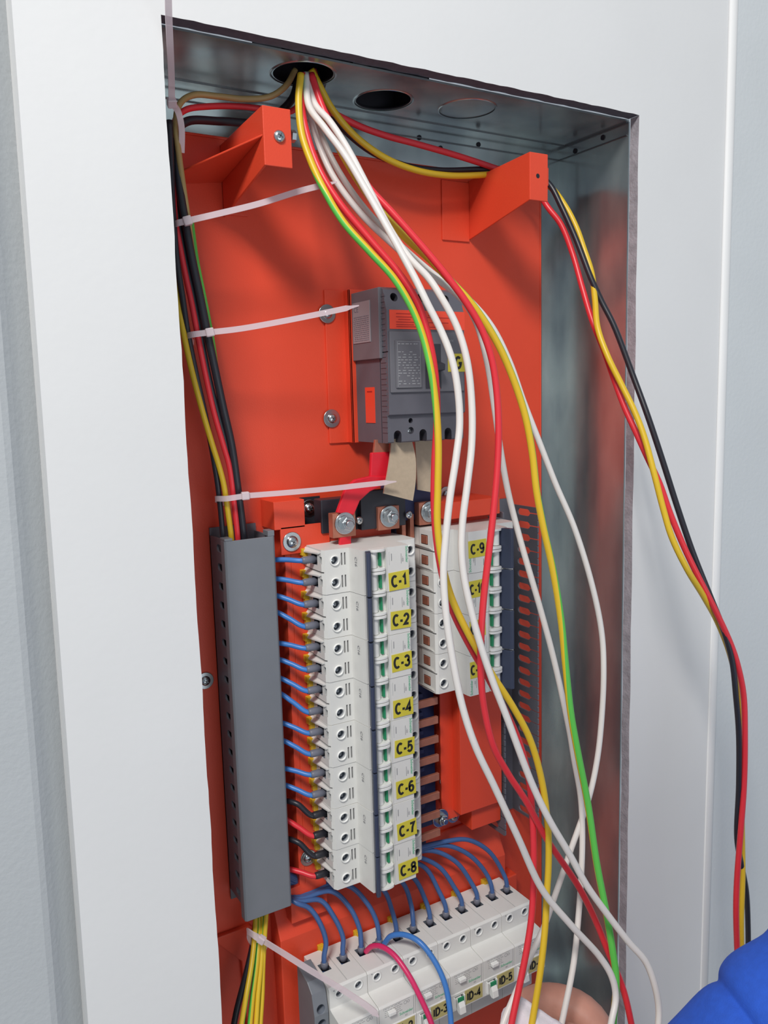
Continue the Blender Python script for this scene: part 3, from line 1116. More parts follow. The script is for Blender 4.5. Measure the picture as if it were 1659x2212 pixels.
bb = MB(); bb.prism([(at(733, 1150, .042).x, at(733, 1150, .042).z), (at(757, 1148, .042).x, at(757, 1148, .042).z), (at(757, 1190, .042).x, at(757, 1190, .042).z), (at(733, 1190, .042).x, at(733, 1190, .042).z)], 'y', .0405, .0440)
under(bb, rl).build('red_sleeve', M['redsl'], rb, bevel=.0006)

# ------------------------------------------------------------------ lower row of residual-current devices
RX, RP = .0953, .0362
ZI = -.7240


def rcd_parts(root):
    Wd = RP - .0004
    mb = MB()
    prof = [(.062, 0), (.0150, 0), (.0130, -.0015), (.0130, -.0180), (.0100, -.0190), (-.0040, -.0205), (-.0055, -.0220),
            (-.0055, -.0400), (-.0062, -.0405), (-.0062, -.0560), (-.0040, -.0580), (.0130, -.0590), (.0130, -.0860), (.0150, -.0880), (.062, -.0880)]
    mb.prism(prof, 'x', 0, Wd)
    ct = MB()
    for k in range(2):
        xc = .0090 + k * .0181
        ct.cyl((xc, .010, -.0068), (0, 1, 0), .0030, .014, 20, 1)
        ct.box(xc - .0042, xc + .0042, .0345, .0450, -.0080, .004, 1)
    ct.box(.0178, .0184, .0160, .0500, -.0006, .002, 2)
    ct.box(.0030, .0130, -.0100, -.0045, -.0530, -.0430, 1)
    body = mb.build('body', [M['white'], M['socket'], M['groove']], root, bevel=.0004, cut=ct)
    for k in range(2):
        mb = MB()
        xc = .0090 + k * .0181
        mb.lathe((xc, .0129, -.0068), (0, -1, 0), [(.0044, 0), (.0044, .0004), (.0040, .0007), (.0034, .0007), (.0030, 0), (.0030, -.002)], 22, cap=False)
        mb.build('terminal_rim', M['white2'], body)
        mb = MB()
        screw(mb, (.0090 + k * .0181, .0170, -.0068), .0028)
        mb.build('terminal_screw', [M['steel'], M['steel_d']], root)
    mb = MB()
    mb.box(.0075, .0145, -.0095, -.0055, -.0292, -.0258)
    mb.build('test_button', M['white2'], root, bevel=.0006)
    mb = MB()
    mb.prism([(-.003, -.0440), (-.0088, -.0450), (-.0120, -.0500), (-.0130, -.0560), (-.0100, -.0570), (-.003, -.0530)], 'x', .0050, .0112)
    mb.box(.0024, .0034, -.0085, -.0050, -.0540, -.0425)
    mb.box(.0126, .0136, -.0085, -.0050, -.0540, -.0425)
    mb.build('toggle', M['white2'], root, bevel=.0004)
    mb = MB()
    mb.box(.0050, .0112, -.0096, -.0085, -.0475, -.0425)
    mb.build('contact_indicator', M['green'], root)
    mb = MB()
    random.seed(5)
    for k in range(5):
        z = -.0238 - k * .0030 * .5 - k * .0003
        x = .0050
        while x < .0200:
            wd = random.uniform(.001, .003)
            mb.box(x, x + wd, -.00562, -.0055, z - .00018, z + .00018)
            x += wd + .0007
    for (a, b, c_, d_) in ((.0040, .0300, -.0228, -.0226), (.0040, .0042, -.0245, -.0226)):
        mb.box(a, b, -.00562, -.0055, c_, d_)
    mb.lathe((.0255, -.0055, -.0255), (0, -1, 0), [(.0016, 0), (.0016, .0001), (.0013, .0001), (.0013, 0)], 16, cap=False)
    mb.lathe((.0285, -.0055, -.0255), (0, -1, 0), [(.0012, 0), (.0012, .0001), (.0009, .0001), (.0009, 0)], 16, cap=False)
    mb.box(.0335, .0338, -.0056, -.0055, -.0560, -.0225)
    mb.build('printed_mark', M['print_'], root)
    mb = MB()
    mb.lathe((.0042, .0129, -.0028), (0, -1, 0), [(.0006, 0), (.0006, .0001)], 8)
    mb.build('terminal_dot', M['print_'], root)
    mb = MB()
    mb.box(.0140, .0195, .0610, .0660, -.002, .0040)
    mb.box(.0155, .0205, .0590, .0620, -.001, .0028)
    mb.build('rail_clip', M['clip'], root, bevel=.0005, label='yellow rail clip')
    text('brand_text', 'Schneider', .0034, M['brand'], root, (.0262, -.00555, -.0345), 0, bold=.00004)
    text('rating_text', 'iID', .0022, M['print_'], root, (.0262, -.00555, -.0375), 0)


rp = thing('residual_current_device', '', 'residual current device', (RX, 0, ZI), 'residual current devices in the bottom row')
rcd_parts(rp)
lst = [rp]
for i in range(1, 6):
    c = copy_tree(rp); c.location = (RX + RP * i, 0, ZI); lst.append(c)
for i, c in enumerate(lst):
    nm = 'ID-%d' % (i + 1)
    sticker(c, nm, Vector((RX + RP * i + .0242, -.0062, ZI - .0478)), 0, 0, M['tan_lab'], wdt=.0195, hgt=.0135, size=.0080, wide=.95)
    ordn = ['leftmost, cut by the lower frame', 'second from left', 'third from left', 'fourth from left', 'fifth from left', 'rightmost'][i]
    c['label'] = 'white residual current device marked %s, %s of bottom row' % (nm, ordn)

# grey auxiliary unit at the left end of the row
g = thing('auxiliary_unit', 'grey narrow unit with round openings at left end of bottom row', 'electrical unit', (.080, .06, -.795))
gl = Vector((.080, .06, -.795))
mb = MB()
mb.prism([(.046, -.716), (.026, -.720), (.018, -.726), (.014, -.744), (.014, -.795), (.046, -.795)], 'x', .0815, .0945)
ct = MB()
for z in (-.740, -.7525, -.766):
    ct.cyl((.0880, .010, z), (0, 1, 0), .0036, .012, 18, 1)
under(mb, gl).build('case', [M['duct'], M['socket']], g, bevel=.0006, cut=under(ct, gl))


# ------------------------------------------------------------------ wiring
def wire(name, label, pts, r, m, cat='wire', group=None, mats2=None, sub=8, phase=0.0, twist=0.0, n=10, ferrule=None):
    P = [at(*p) if not isinstance(p, Vector) else p for p in pts]
    mb = MB()
    if ferrule is None:
        mb.tube(P, r, n, 0, sub, mats2, twist, phase)
        o = mb.build(name, m)
        return tag(o, label, cat, group)
    root = thing(name, label, cat, P[0], group)
    mb.tube(P, r, n, 0, sub, mats2, twist, phase)
    under(mb, root.location).build('insulation', m, root)
    a, b, rf, mf = ferrule
    mb = MB()
    mb.lathe(a, b - a, [(rf * .85, 0), (rf, (b - a).length * .15), (rf, (b - a).length)], 14)
    under(mb, root.location).build('ferrule', mf, root)
    return root


# short wires from the left duct into the left column
starts = [(590, 1208), (592, 1248), (596, 1283), (598, 1318), (602, 1386), (604, 1420), (605, 1460), (607, 1493),
          (610, 1557), (613, 1594), (618, 1655), (620, 1690), (622, 1725), (624, 1764), (628, 1805), (630, 1871)]
WO = ['topmost', 'second', 'third', 'fourth', 'fifth', 'sixth', 'seventh', 'eighth', 'ninth', 'tenth', 'eleventh', 'twelfth']
for k in range(16):
    s_ = atx(starts[k][0], starts[k][1], DX1 - .0005)
    s_ = Vector((DX1 - .006, .0600, s_.z + .0)) if False else s_
    zc = -.3600 - PP * (k + .5)
    e = Vector((.1150, .0425, zc))
    fa = Vector((.1010, .0440, zc - .0002)); fb = Vector((.1140, .0427, zc))
    zz = at(starts[k][0] + 14, starts[k][1], .058).z
    s_ = Vector((.0815, .0605, zz))
    mid = s_.lerp(fa, .5) + Vector((0, 0, .0004))
    inside = Vector((.068, .064, zz + .0015))
    if k in (12, 14):
        mid = s_.lerp(fa, .45) + Vector((0, -.003, .0045))
        ml_, mf, colr = M['w_blk'], M['ferr_b'], 'black'
    elif k in (13, 15):
        ml_, mf, colr = M['w_red'], M['ferr_b'], 'red'
    else:
        ml_, mf, colr = M['w_blu'], M['ferr'], 'blue'
    if colr == 'blue':
        lab = 'short blue wire from left duct into the C-%d breaker, %s of its pair' % (k // 2 + 1, 'upper' if k % 2 == 0 else 'lower')
    else:
        lab = 'short %s wire from left duct into the C-%d breaker' % (colr, k // 2 + 1)
    wire('%s_wire' % colr, lab, [inside, s_, mid, fa, e], .0021 if colr == 'blue' else .0023, ml_, group='wires into the left column',
         ferrule=(fa, fb, .0031, mf))

# blue wires arching into the bottom row
arc = [
    [(640, 1950, .055), (668, 1962, .052), (690, 1992, .046), (704, 2035, .042)],
    [(640, 1946, .058), (692, 1945, .054), (722, 1982, .047), (741, 2026, .042)],
    [(640, 1942, .060), (715, 1925, .056), (755, 1960, .049), (777, 2008, .043)],
    [(640, 1938, .062), (748, 1912, .058), (792, 1950, .050), (813, 1990, .044)],
    [(640, 1934, .064), (770, 1895, .060), (828, 1922, .054), (847, 1968, .046)],
    [(640, 1930, .066), (800, 1880, .062), (868, 1905, .054), (888, 1955, .046)],
    [(660, 1925, .066), (830, 1872, .062), (892, 1895, .054), (918, 1942, .046)],
    [(660, 1920, .066), (850, 1860, .062), (915, 1872, .054), (948, 1925, .046)],
    [(660, 1915, .066), (860, 1850, .062), (905, 1852, .056), (950, 1874, .050), (982, 1918, .045)],
    [(680, 1912, .066), (880, 1846, .060), (935, 1838, .056), (985, 1862, .050), (1017, 1905, .045)],
    [(680, 1908, .066), (880, 1842, .058), (960, 1826, .055), (1015, 1848, .050), (1053, 1892, .045)],
    [(680, 1904, .066), (880, 1838, .056), (960, 1818, .054), (1010, 1814, .052), (1055, 1838, .048), (1085, 1882, .044)],
]
for k in range(12):
    xe = RX + RP * (k // 2) + .0090 + .0181 * (k % 2)
    top = Vector((xe, .0398, ZI + .0095)); fb = Vector((xe, .0398, ZI + .0030)); e = Vector((xe, .0398, ZI - .005))
    pts = [at(606, arc[k][0][1] - 22, .070)] + [at(*p) for p in arc[k]] + [top, e]
    lab = 'blue wire arching down into the ID-%d device, %s of its pair' % (k // 2 + 1, 'left' if k % 2 == 0 else 'right')
    wire('blue_wire', lab, pts, .0022, M['w_dblu'], group='blue wires into the bottom row', ferrule=(fb + Vector((0, 0, .002)), Vector((xe, .0398, ZI - .0015)), .0032, M['ferr']))

# bridge wires leaving the bottom row towards the camera
wire('blue_wire', 'bright blue wire looping from the second device forward over the bottom row',
     [(829, 2040, .036), (845, 2022, .028), (872, 2019, .018), (905, 2034, .004), (938, 2075, -.010), (961, 2125, -.022), (971, 2175, -.030), (975, 2225, -.036), (976, 2330, -.045)], .0024, M['w_blu'])
wire('magenta_wire', 'magenta wire curving from the bottom row down past the ID-3 label',
     [(790, 2056, .036), (802, 2045, .030), (822, 2044, .020), (850, 2062, .006), (882, 2105, -.010), (908, 2155, -.022), (930, 2205, -.030), (955, 2290, -.040)], .0023, M['w_mag'])

R = .0026
GY = [M['w_grn'], M['w_yel']]
wire('earth_wire', 'yellow wire with green stripe, leftmost of the loose wires fanning from the top',
     [(650, 160, .026), (645, 215, .024), (652, 290, .018), (672, 350, .010), (700, 410, .000), (742, 480, -.010), (800, 545, -.022), (850, 600, -.032), (888, 662, -.040), (913, 725, -.046),
      (931, 800, -.052), (942, 880, -.055), (947, 960, -.058), (946, 1050, -.060), (945, 1130, -.062), (955, 1215, -.064), (975, 1290, -.066),
      (1012, 1370, -.070), (1062, 1455, -.074), (1110, 1530, -.078), (1146, 1600, -.082), (1172, 1695, -.086), (1184, 1793, -.090), (1185, 1865, -.092),
      (1181, 1937, -.095), (1177, 2010, -.10), (1167, 2100, -.105), (1149, 2212, -.11), (1130, 2330, -.12)], R, GY, mats2=(0, 1, .40), n=16, twist=[(0, 2.6), (.10, 2.0), (.15, .35), (.36, .40), (.46, 2.3), (1, 2.4)])
wire('red_wire', 'red wire running beside the green and yellow wire, crossing behind the white wires',
     [(655, 160, .030), (652, 230, .026), (666, 300, .018), (692, 370, .008), (735, 440, -.002), (800, 518, -.014), (860, 588, -.026), (903, 655, -.036), (925, 725, -.042),
      (939, 800, -.046), (944, 900, -.050), (939, 1000, -.052), (938, 1100, -.054), (946, 1190, -.056), (962, 1270, -.058), (980, 1325, -.060), (1013, 1392, -.062),
      (1060, 1475, -.064), (1115, 1585, -.068), (1140, 1670, -.074), (1150, 1760, -.080), (1153, 1870, -.086), (1149, 1973, -.092), (1138, 2050, -.097), (1122, 2130, -.102), (1105, 2212, -.108), (1085, 2330, -.115)], R, M['w_red'])
wire('white_wire', 'bright white wire in front, left of the two crossing over the right-hand breakers',
     [(660, 160, .030), (668, 230, .020), (700, 275, .008), (745, 335, -.004), (790, 410, -.016), (830, 480, -.028), (870, 552, -.040), (900, 608, -.048), (923, 655, -.054), (953, 715, -.060),
      (975, 772, -.066), (988, 835, -.070), (993, 915, -.073), (985, 990, -.076), (972, 1075, -.078), (963, 1160, -.080), (958, 1240, -.082), (964, 1330, -.085), (977, 1420, -.088),
      (1000, 1530, -.092), (1027, 1612, -.096), (1068, 1699, -.100), (1118, 1807, -.105), (1172, 1923, -.110), (1234, 1999, -.118), (1295, 2066, -.125), (1322, 2111, -.130),
      (1330, 2155, -.133), (1320, 2212, -.138), (1300, 2330, -.145)], R, M['w_white'])
wire('white_wire', 'bright white wire crossing the C-9 label area, ending over the wall at lower right',
     [(664, 160, .034), (680, 225, .024), (712, 262, .012), (750, 320, .000), (800, 415, -.014), (845, 500, -.028), (885, 558, -.038), (925, 600, -.046), (950, 637, -.052), (987, 706, -.060),
      (1009, 780, -.066), (1019, 870, -.070), (1019, 960, -.074), (1009, 1050, -.078), (999, 1130, -.080), (997, 1190, -.082), (1003, 1250, -.084), (1018, 1320, -.087), (1037, 1390, -.090),
      (1062, 1465, -.093), (1095, 1550, -.097), (1150, 1695, -.104), (1187, 1772, -.110), (1230, 1845, -.116), (1267, 1912, -.122), (1309, 1971, -.128), (1358, 2035, -.136), (1395, 2078, -.142),
      (1414, 2127, -.146), (1423, 2179, -.148), (1421, 2225, -.150), (1410, 2330, -.155)], R, M['w_white'])
wire('white_wire', 'greyish white wire running behind the red one and down to the hand',
     [(662, 165, .044), (668, 240, .038), (690, 315, .030), (722, 385, .022), (780, 462, .012), (845, 525, .000), (915, 585, -.012), (970, 622, -.020), (1005, 655, -.025), (1030, 700, -.028), (1052, 780, -.030), (1068, 880, -.032),
      (1081, 970, -.034), (1097, 1060, -.036), (1125, 1170, -.040), (1168, 1318, -.046), (1197, 1427, -.050), (1230, 1579, -.056), (1240, 1640, -.060), (1254, 1720, -.064),
      (1258, 1793, -.070), (1256, 1883, -.078), (1250, 1974, -.086), (1239, 2082, -.096), (1216, 2198, -.105), (1190, 2320, -.115)], .0025, M['w_white'])
wire('white_wire', 'white wire bowing farthest right over the galvanised strip before crossing back',
     [(668, 165, .048), (680, 250, .042), (710, 330, .034), (750, 400, .024), (800, 465, .014), (870, 535, .000), (940, 595, -.010), (1010, 645, -.018), (1062, 705, -.024), (1100, 780, -.028), (1132, 870, -.032), (1165, 955, -.036),
      (1200, 1045, -.040), (1241, 1141, -.046), (1280, 1268, -.052), (1300, 1369, -.056), (1304, 1452, -.060), (1299, 1560, -.062), (1290, 1640, -.064), (1273, 1720, -.066), (1234, 1833, -.068),
      (1198, 1937, -.070), (1176, 2000, -.074), (1147, 2064, -.080), (1120, 2130, -.086), (1087, 2212, -.094), (1060, 2320, -.10)], .0025, M['w_white'])
wire('red_wire', 'red wire crossing in front of the C-10 label and on to the lower right',
     [(672, 160, .030), (700, 240, .020), (750, 330, .006), (795, 402, -.006), (850, 462, -.018), (910, 530, -.030), (960, 590, -.040), (1005, 650, -.048), (1040, 710, -.053), (1062, 775, -.057), (1073, 845, -.060),
      (1077, 920, -.063), (1075, 1000, -.066), (1068, 1085, -.069), (1057, 1185, -.072), (1045, 1290, -.074), (1039, 1380, -.075), (1039, 1460, -.076), (1046, 1530, -.076),
      (1066, 1612, -.078), (1098, 1672, -.080), (1136, 1730, -.083), (1180, 1811, -.088), (1252, 1919, -.096), (1288, 1992, -.102), (1314, 2057, -.108), (1346, 2136, -.114), (1364, 2212, -.120), (1385, 2330, -.125)], R, M['w_red'])
wire('earth_wire', 'yellow wire turning green lower down, right of the fan of loose wires',
     [(676, 170, .040), (705, 260, .030), (755, 360, .016), (815, 448, .002), (870, 508, -.012), (930, 562, -.024), (978, 612, -.032), (1012, 648, -.038), (1045, 692, -.042), (1080, 752, -.045), (1110, 822, -.048), (1135, 900, -.052),
      (1150, 980, -.055), (1159, 1060, -.058), (1172, 1130, -.061), (1195, 1235, -.065), (1212, 1340, -.069), (1222, 1440, -.073), (1233, 1540, -.078), (1247, 1620, -.083),
      (1270, 1738, -.090), (1289, 1865, -.100), (1310, 1974, -.110), (1322, 2046, -.117), (1331, 2118, -.123), (1324, 2212, -.130), (1310, 2330, -.14)], .0028, GY, mats2=(0, 1, .45), n=16, twist=[(0, -3.8), (.56, -3.5), (.68, -2.0), (.8, -1.5), (1, -1.3)])

# wires behind the right-hand bracket and over the wall
wire('yellow_wire', 'yellow wire passing behind the right bracket and hanging over the right wall',
     [(672, 150, .050), (690, 185, .050), (715, 232, .052), (765, 292, .054), (830, 340, .056), (900, 368, .058), (970, 379, .060), (1040, 378, .060), (1100, 374, .060), (1150, 380, .058), (1190, 405, .050), (1222, 447, .040), (1245, 492, .030),
      (1262, 540, .022), (1278, 590, .012), (1285, 645, .002), (1291, 708, -.010), (1312, 768, -.022), (1345, 836, -.035), (1369, 885, -.045), (1391, 942, -.055), (1413, 1023, -.066), (1434, 1104, -.074), (1451, 1160, -.080),
      (1483, 1227, -.086), (1521, 1290, -.084), (1552, 1348, -.080), (1580, 1425, -.078), (1596, 1510, -.078), (1602, 1620, -.078), (1602, 1760, -.080), (1604, 1888, -.086), (1601, 1990, -.090), (1603, 2097, -.090), (1606, 2200, -.09), (1610, 2330, -.09)], .0027, M['w_yel'])
wire('red_wire', 'red wire passing behind the right bracket and hanging over the right wall',
     [(676, 150, .056), (700, 225, .058), (760, 265, .060), (830, 292, .062), (900, 311, .062), (980, 334, .062), (1060, 360, .062), (1120, 382, .062), (1160, 412, .056), (1183, 447, .046), (1212, 485, .036), (1237, 548, .026), (1258, 622, .014), (1279, 692, .002),
      (1304, 755, -.010), (1325, 815, -.022), (1350, 882, -.034), (1373, 932, -.044), (1397, 985, -.053), (1425, 1045, -.062), (1448, 1110, -.070), (1480, 1187, -.078), (1508, 1245, -.083), (1545, 1318, -.087), (1578, 1390, -.089), (1593, 1435, -.090),
      (1606, 1500, -.090), (1609, 1590, -.090), (1607, 1697, -.090), (1600, 1796, -.092), (1592, 1900, -.094), (1590, 1965, -.096), (1593, 2072, -.096), (1597, 2180, -.096), (1602, 2330, -.096)], .0027, M['w_red'])
wire('black_wire', 'black wire passing behind the right bracket and hanging over the right wall',
     [(680, 150, .062), (720, 250, .064), (790, 320, .066), (870, 356, .066), (950, 368, .066), (1040, 366, .066), (1120, 366, .064), (1160, 378, .056), (1188, 400, .044), (1213, 447, .034), (1244, 516, .022), (1277, 602, .008), (1300, 652, .000), (1326, 703, -.010),
      (1366, 808, -.026), (1399, 898, -.042), (1429, 988, -.054), (1463, 1095, -.066), (1496, 1192, -.076), (1535, 1290, -.083), (1562, 1358, -.087), (1581, 1425, -.089), (1590, 1507, -.089),
      (1596, 1588, -.088), (1596, 1697, -.087), (1592, 1811, -.086), (1602, 1870, -.085), (1612, 1925, -.085), (1616, 2011, -.085), (1616, 2087, -.085), (1618, 2200, -.085), (1620, 2330, -.085)], .0026, M['w_blk'])

# bundle running down the left edge into the duct
LB = .0022
topL = [(640, 160, .055), (622, 185, .056), (590, 212, .058)]
wire('tan_wire', 'dull tan wire curving from the top opening along the ceiling to the left edge',
     [(638, 150, .045), (618, 185, .046), (585, 208, .050), (530, 214, .054), (470, 208, .056), (420, 205, .056), (388, 225, .050), (380, 270, .046), (386, 330, .045), (396, 405, .045), (407, 480, .046),
      (414, 540, .050), (425, 620, .056)], LB, M['w_tan'])
wire('red_wire', 'red wire arching behind the left bracket to the left edge',
     [(662, 160, .052), (655, 210, .054), (630, 240, .058), (575, 236, .060), (520, 230, .060), (450, 230, .058), (400, 238, .055), (378, 262, .052), (374, 350, .050), (378, 470, .047), (391, 545, .046),
      (402, 600, .046), (414, 655, .046), (430, 740, .046), (444, 810, .048), (462, 890, .050), (482, 960, .052), (496, 1010, .054), (505, 1080, .056), (514, 1165, .058), (518, 1250, .060)], LB, M['w_red'])
wire('black_wire', 'black wire, thickest right-hand strand of the left-edge bundle',
     [(645, 165, .060), (630, 215, .062), (570, 262, .064), (480, 262, .062), (405, 262, .058), (380, 290, .052), (382, 350, .048), (392, 430, .045), (404, 500, .044), (415, 560, .044), (432, 640, .044), (448, 720, .044), (465, 800, .046), (482, 880, .049),
      (500, 960, .052), (513, 1050, .055), (527, 1165, .060), (532, 1250, .062)], .0030, M['w_blk'])
wire('black_wire', 'black wire beside the thick strand in the left-edge bundle, entering the duct',
     [(376, 300, .056), (373, 380, .053), (385, 470, .050), (400, 560, .048), (416, 640, .047), (434, 730, .048), (452, 820, .050), (472, 900, .053), (493, 980, .056), (506, 1060, .058), (520, 1165, .062), (524, 1250, .064)], .0024, M['w_blk'])
wire('black_wire', 'black wire nearest the wall in the left-edge bundle',
     [(366, 260, .044), (370, 360, .044), (374, 460, .043), (382, 560, .043), (394, 640, .044), (406, 720, .046), (424, 810, .048), (444, 900, .051), (463, 1000, .055), (472, 1060, .057), (482, 1165, .060), (488, 1250, .064)], .0022, M['w_blk'])
wire('yellow_wire', 'yellow wire of the left-edge bundle entering the left duct',
     [(378, 560, .050), (384, 640, .048), (394, 705, .046), (406, 765, .045), (422, 832, .045), (442, 905, .047), (460, 965, .050), (474, 1010, .052), (484, 1050, .053), (493, 1110, .055), (500, 1165, .058), (504, 1250, .060)], LB, M['w_yel'])
wire('earth_wire', 'green wire glimpsed behind the left-edge bundle beside the upper zip ties',
     [(412, 470, .060), (424, 560, .058), (438, 630, .057), (450, 690, .057), (459, 740, .058), (466, 790, .060), (474, 850, .064)], .0020, M['w_grn'])
wire('red_wire', 'thin red wire at the right side of the left-edge bundle',
     [(450, 700, .062), (462, 760, .061), (474, 840, .061), (494, 930, .061), (508, 1000, .062), (516, 1060, .062), (524, 1165, .064), (530, 1250, .066)], .0014, M['w_red'])

# earth wires leaving the foot of the left duct
GYm = [M['w_grn'], M['w_yel']]
for i, (p, lb) in enumerate([
    ([(552, 1960, .066), (551, 2010, .060), (544, 2080, .048), (532, 2150, .036), (522, 2212, .028), (505, 2330, .01)], 'green and yellow earth wire under left duct, leftmost of four'),
    ([(560, 1960, .068), (560, 2010, .062), (555, 2080, .050), (546, 2150, .040), (540, 2212, .032), (528, 2330, .015)], 'green and yellow earth wire under left duct, second of four'),
    ([(568, 1960, .064), (568, 2015, .060), (564, 2080, .050), (557, 2150, .040), (553, 2212, .032), (545, 2330, .015)], 'green and yellow earth wire under left duct, third of four'),
    ([(576, 1955, .060), (572, 2015, .058), (568, 2085, .050), (566, 2150, .042), (562, 2212, .034), (556, 2330, .02)], 'green and yellow earth wire under left duct, rightmost of four')]):
    wire('earth_wire', lb, p, .0022, GYm, mats2=(0, 1, .5), n=12, phase=[2.2, .6, 1.6, 0.9][i], twist=[.4, -.5, .6, .2][i], group='earth wires under the left duct')
wire('black_wire', 'dark wire spreading left from under the left duct', [(556, 1960, .070), (546, 2040, .064), (530, 2110, .056), (512, 2180, .050), (502, 2230, .046), (480, 2330, .04)], .0026, M['w_blk'])


# ------------------------------------------------------------------ cable ties
def ziptie(label, loop, head, tail, wdt=.0042):
    hd = at(*head)
    root = thing('cable_tie', label, 'cable tie', hd, 'clear nylon cable ties')
    mb = MB()
    tp = [at(*p) for p in tail]
    tdir = (tp[min(1, len(tp) - 1)] - tp[0]).normalized()
    wv = Vector((0, 0, 1)) if abs(tdir.z) < .5 else Vector((1, 0, 0))
    mb.strap([hd] + tp, wdt, .0011, wv)
    under(mb, hd).build('strap', M['tie'], root)
    mb = MB()
    lp = [at(*p) for p in loop]
    mb.strap(lp + [hd], wdt, .0011, wv, taper=False)
    under(mb, hd).build('loop', M['tie'], root)
    t = (tp[-1] - hd).normalized()
    n_ = t.cross(wv).normalized(); w2 = n_.cross(t).normalized()
    mb = MB()
    vs = []
    for a, b, c in [(i, j, k) for k in (-1, 1) for j in (-1, 1) for i in (-1, 1)]:
        vs.append(t * a * .0030 + w2 * b * .0031 + n_ * c * .0024)
    mb.add(vs, [(0, 2, 3, 1), (4, 5, 7, 6), (0, 1, 5, 4), (2, 6, 7, 3), (0, 4, 6, 2), (1, 3, 7, 5)])
    mb.build('head', M['tie_head'], root, bevel=.0008)
    return root


ziptie('clear cable tie with long tail reaching the fan of wires, second from the top', [(382, 500, .060), (376, 488, .050), (384, 482, .038)], (405, 477, .036), [(470, 462, .032), (560, 440, .026), (650, 412, .018), (728, 393, .010)])
ziptie('clear cable tie on the left bundle pointing at the main breaker side', [(418, 740, .062), (402, 728, .050), (415, 723, .040)], (453, 718, .038), [(520, 710, .034), (610, 694, .028), (700, 676, .022), (775, 660, .018)])
ziptie('clear cable tie just above the left duct, tail ending on the beige barrier', [(490, 1090, .068), (466, 1078, .058), (490, 1077, .048)], (530, 1071, .046), [(620, 1064, .040), (710, 1056, .034), (790, 1047, .028), (856, 1040, .022)])
ziptie('clear cable tie hanging straight up across the top left corner of the opening', [(392, 330, .046), (392, 275, .040), (384, 240, .036)], (371, 222, .032), [(370, 160, .014), (367, 90, -.004), (364, 20, -.018), (363, -60, -.03)])
ziptie('clear cable tie round the green and yellow wires, lowest of all', [(575, 2050, .066), (545, 2035, .060), (535, 2012, .050), (548, 2020, .042)], (565, 2030, .040), [(610, 2058, .024), (670, 2096, .008), (730, 2132, -.010), (795, 2175, -.026), (818, 2196, -.03)], .0052)


# ------------------------------------------------------------------ person at the lower right
def skinned(name, nodes, edges, m, parent, lv=2):
    """nodes: list of (Vector, radius)"""
    me = bpy.data.meshes.new(name)
    me.from_pydata([tuple(n[0]) for n in nodes], edges, [])
    o = bpy.data.objects.new(name, me)
    COL.objects.link(o)
    sk = o.modifiers.new('skin', 'SKIN'); sk.use_smooth_shade = True
    for i, v in enumerate(me.skin_vertices[0].data):
        v.radius = (nodes[i][1], nodes[i][1])
        v.use_root = (i == 0)
    sub = o.modifiers.new('sub', 'SUBSURF'); sub.levels = lv; sub.render_levels = lv
    bpy.context.view_layer.update()
    dg = bpy.context.evaluated_depsgraph_get()
    m2 = bpy.data.meshes.new_from_object(o.evaluated_get(dg))
    o.modifiers.clear(); o.data = m2
    m2.materials.clear(); m2.materials.append(m)
    m2.polygons.foreach_set('use_smooth', [True] * len(m2.polygons))
    o.parent = parent
    return o


def AD(px, py, D):
    return CPOS + (_fw * FPX + CR * (px - 829.5) - CU * (py - 1106)) * (D / FPX)


person = thing('person', 'person in blue shirt at lower right corner, hand reaching in behind the loose wires', 'person', (0.42, -.25, -1.05))
po = Vector(person.location)
nodes, edges = [], []


def nd(v, r, prev=None):
    nodes.append((v - po, r))
    if prev is not None:
        edges.append((prev, len(nodes) - 1))
    return len(nodes) - 1


HD = 1.07
wr = AD(1330, 2560, .66)
pm = nd(AD(1275, 2400, .625 * HD), .039)
w0 = nd(wr, .031, pm)
f1 = nd(AD(1430, 2760, .57), .040, w0)
f2 = nd(AD(1560, 2640, .47), .050, f1)
u1 = nd(AD(1640, 2380, .445), .050, f2)
u2 = nd(AD(1850, 2180, .44), .050, u1)
# knuckle row and fingers curled to the left over the work
kn = [(AD(1312, 2262, .648 * HD), .0185 * HD), (AD(1292, 2330, .622 * HD), .0175 * HD), (AD(1270, 2410, .606 * HD), .0165 * HD), (AD(1250, 2480, .596 * HD), .0150 * HD)]
fing = [[(1262, 2178, .655, .0175), (1180, 2160, .668, .0160), (1110, 2182, .675, .0125)],
        [(1285, 2262, .618, .0165), (1200, 2245, .618, .0150), (1125, 2268, .622, .0118)],
        [(1262, 2345, .592, .0155), (1185, 2335, .592, .0140), (1118, 2358, .596, .0110)],
        [(1240, 2430, .580, .0135), (1180, 2425, .580, .0120), (1125, 2448, .585, .0098)]]
for (k, r), fs in zip(kn, fing):
    a = nd(k, r, pm)
    for (x, y, D, rr) in fs:
        a = nd(AD(x, y, D * HD), rr * HD, a)
a = nd(AD(1190, 2480, .655 * HD), .0190 * HD, pm)
a = nd(AD(1140, 2380, .680 * HD), .0160 * HD, a)
a = nd(AD(1128, 2300, .690 * HD), .0125 * HD, a)
body = skinned('body', nodes, edges, M['skin'], person)
mb = MB()
tip = AD(1118, 2168, .652 * HD) - po
mb.lathe(tip + Vector((-.002, -.006, .003)), (-.25, -.9, .3), [(.0048, 0), (.0044, .0012), (.003, .0018)], 16)
mb.build('finger_nail', M['nail'], person)
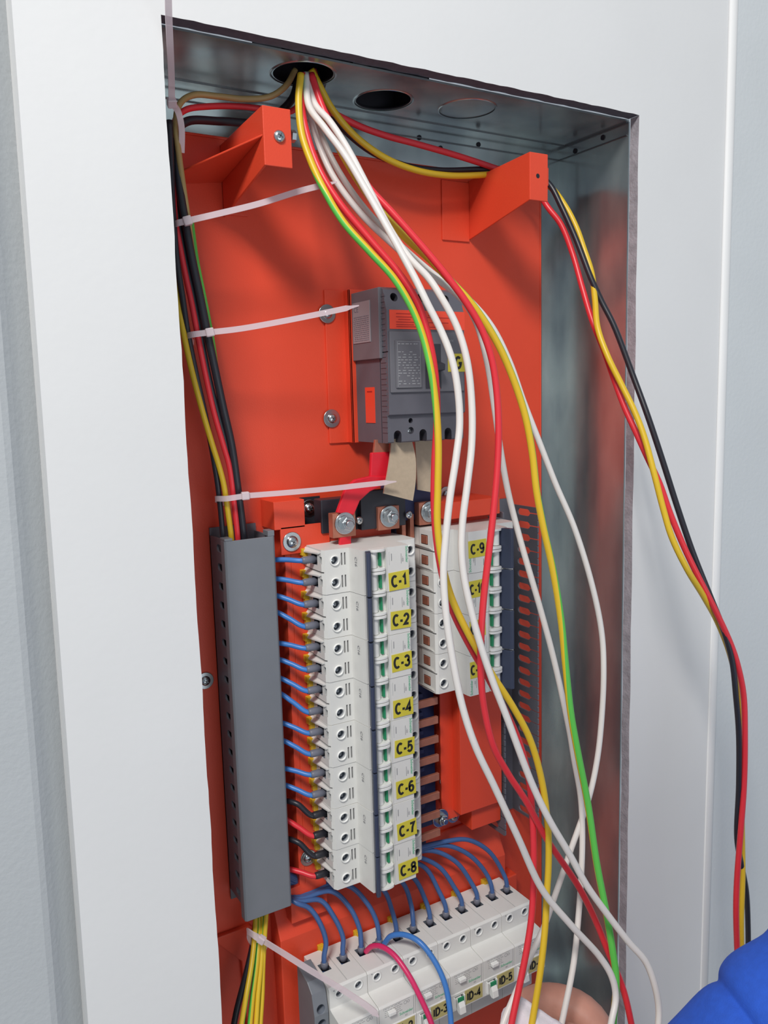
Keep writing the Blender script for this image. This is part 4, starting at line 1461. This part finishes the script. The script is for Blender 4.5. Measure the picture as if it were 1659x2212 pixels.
# blue sleeve and shoulder with fabric folds
c0 = AD(1702, 2299, .44) - po
axd = (CR * .74 + CU * .67).normalized()
pxm = .44 / FPX
mb = MB()
u0 = axd.orthogonal().normalized(); v0 = axd.cross(u0)
prof = [(-420, 30), (-415, 160), (-330, 182), (-200, 194), (-130, 196), (-91, 201), (-49, 207), (-20, 205), (-6, 199), (0, 196), (6, 201), (14, 208), (28, 214), (50, 216),
        (76, 213), (122, 203), (150, 199), (170, 204), (220, 212), (320, 225), (420, 215), (520, 160), (560, 40)]
nk = 48
vs = []
for t, rr in prof:
    for k in range(nk):
        a = 2 * PI * k / nk
        q = rr * (1 + .012 * math.sin(3 * a + t * .02) + .008 * math.sin(7 * a - t * .03)) * pxm
        vs.append(c0 + axd * (t + 10 * math.sin(a * 2 + .6)) * pxm + (u0 * math.cos(a) + v0 * math.sin(a)) * q)
mb.add(vs, [(j * nk + k, j * nk + (k + 1) % nk, (j + 1) * nk + (k + 1) % nk, (j + 1) * nk + k) for j in range(len(prof) - 1) for k in range(nk)], 0, True)
tc_ = AD(2350, 2250, .50) - po
mb.lathe(tc_ + Vector((0, 0, -.42)), (0, 0, 1), [(.10, 0), (.14, .01), (.15, .15), (.155, .34), (.13, .40), (.06, .43)], 36)
sl = mb.build('shirt', M['shirt'], person)
sb = sl.modifiers.new('sub', 'SUBSURF'); sb.levels = 1; sb.render_levels = 1

# white cloth held by the hand
mb = MB()
n = 18
grid = []
cs = [AD(1035, 2270, .63), AD(1121, 2146, .645), AD(1226, 2216, .63), AD(1190, 2340, .60)]
for j in range(n + 1):
    for i in range(n + 1):
        u_, v_ = i / n, j / n
        p = cs[0] * (1 - u_) * (1 - v_) + cs[1] * u_ * (1 - v_) + cs[2] * u_ * v_ + cs[3] * (1 - u_) * v_
        p = p + Vector((0, -.010 * math.sin(PI * u_) * math.sin(PI * v_) - .002 * math.sin(u_ * 17 + v_ * 5) - .0015 * math.sin(v_ * 23), .002 * math.sin(u_ * 11)))
        grid.append(p)
fs = [(j * (n + 1) + i, j * (n + 1) + i + 1, (j + 1) * (n + 1) + i + 1, (j + 1) * (n + 1) + i) for j in range(n) for i in range(n)]
mb.add(grid, fs, 0, True)
o = mb.build('cloth_rag', M['cloth'])
sd_ = o.modifiers.new('solid', 'SOLIDIFY'); sd_.thickness = .0015
tag(o, 'pale white cloth held at the hand, cut by the lower frame', 'cloth')
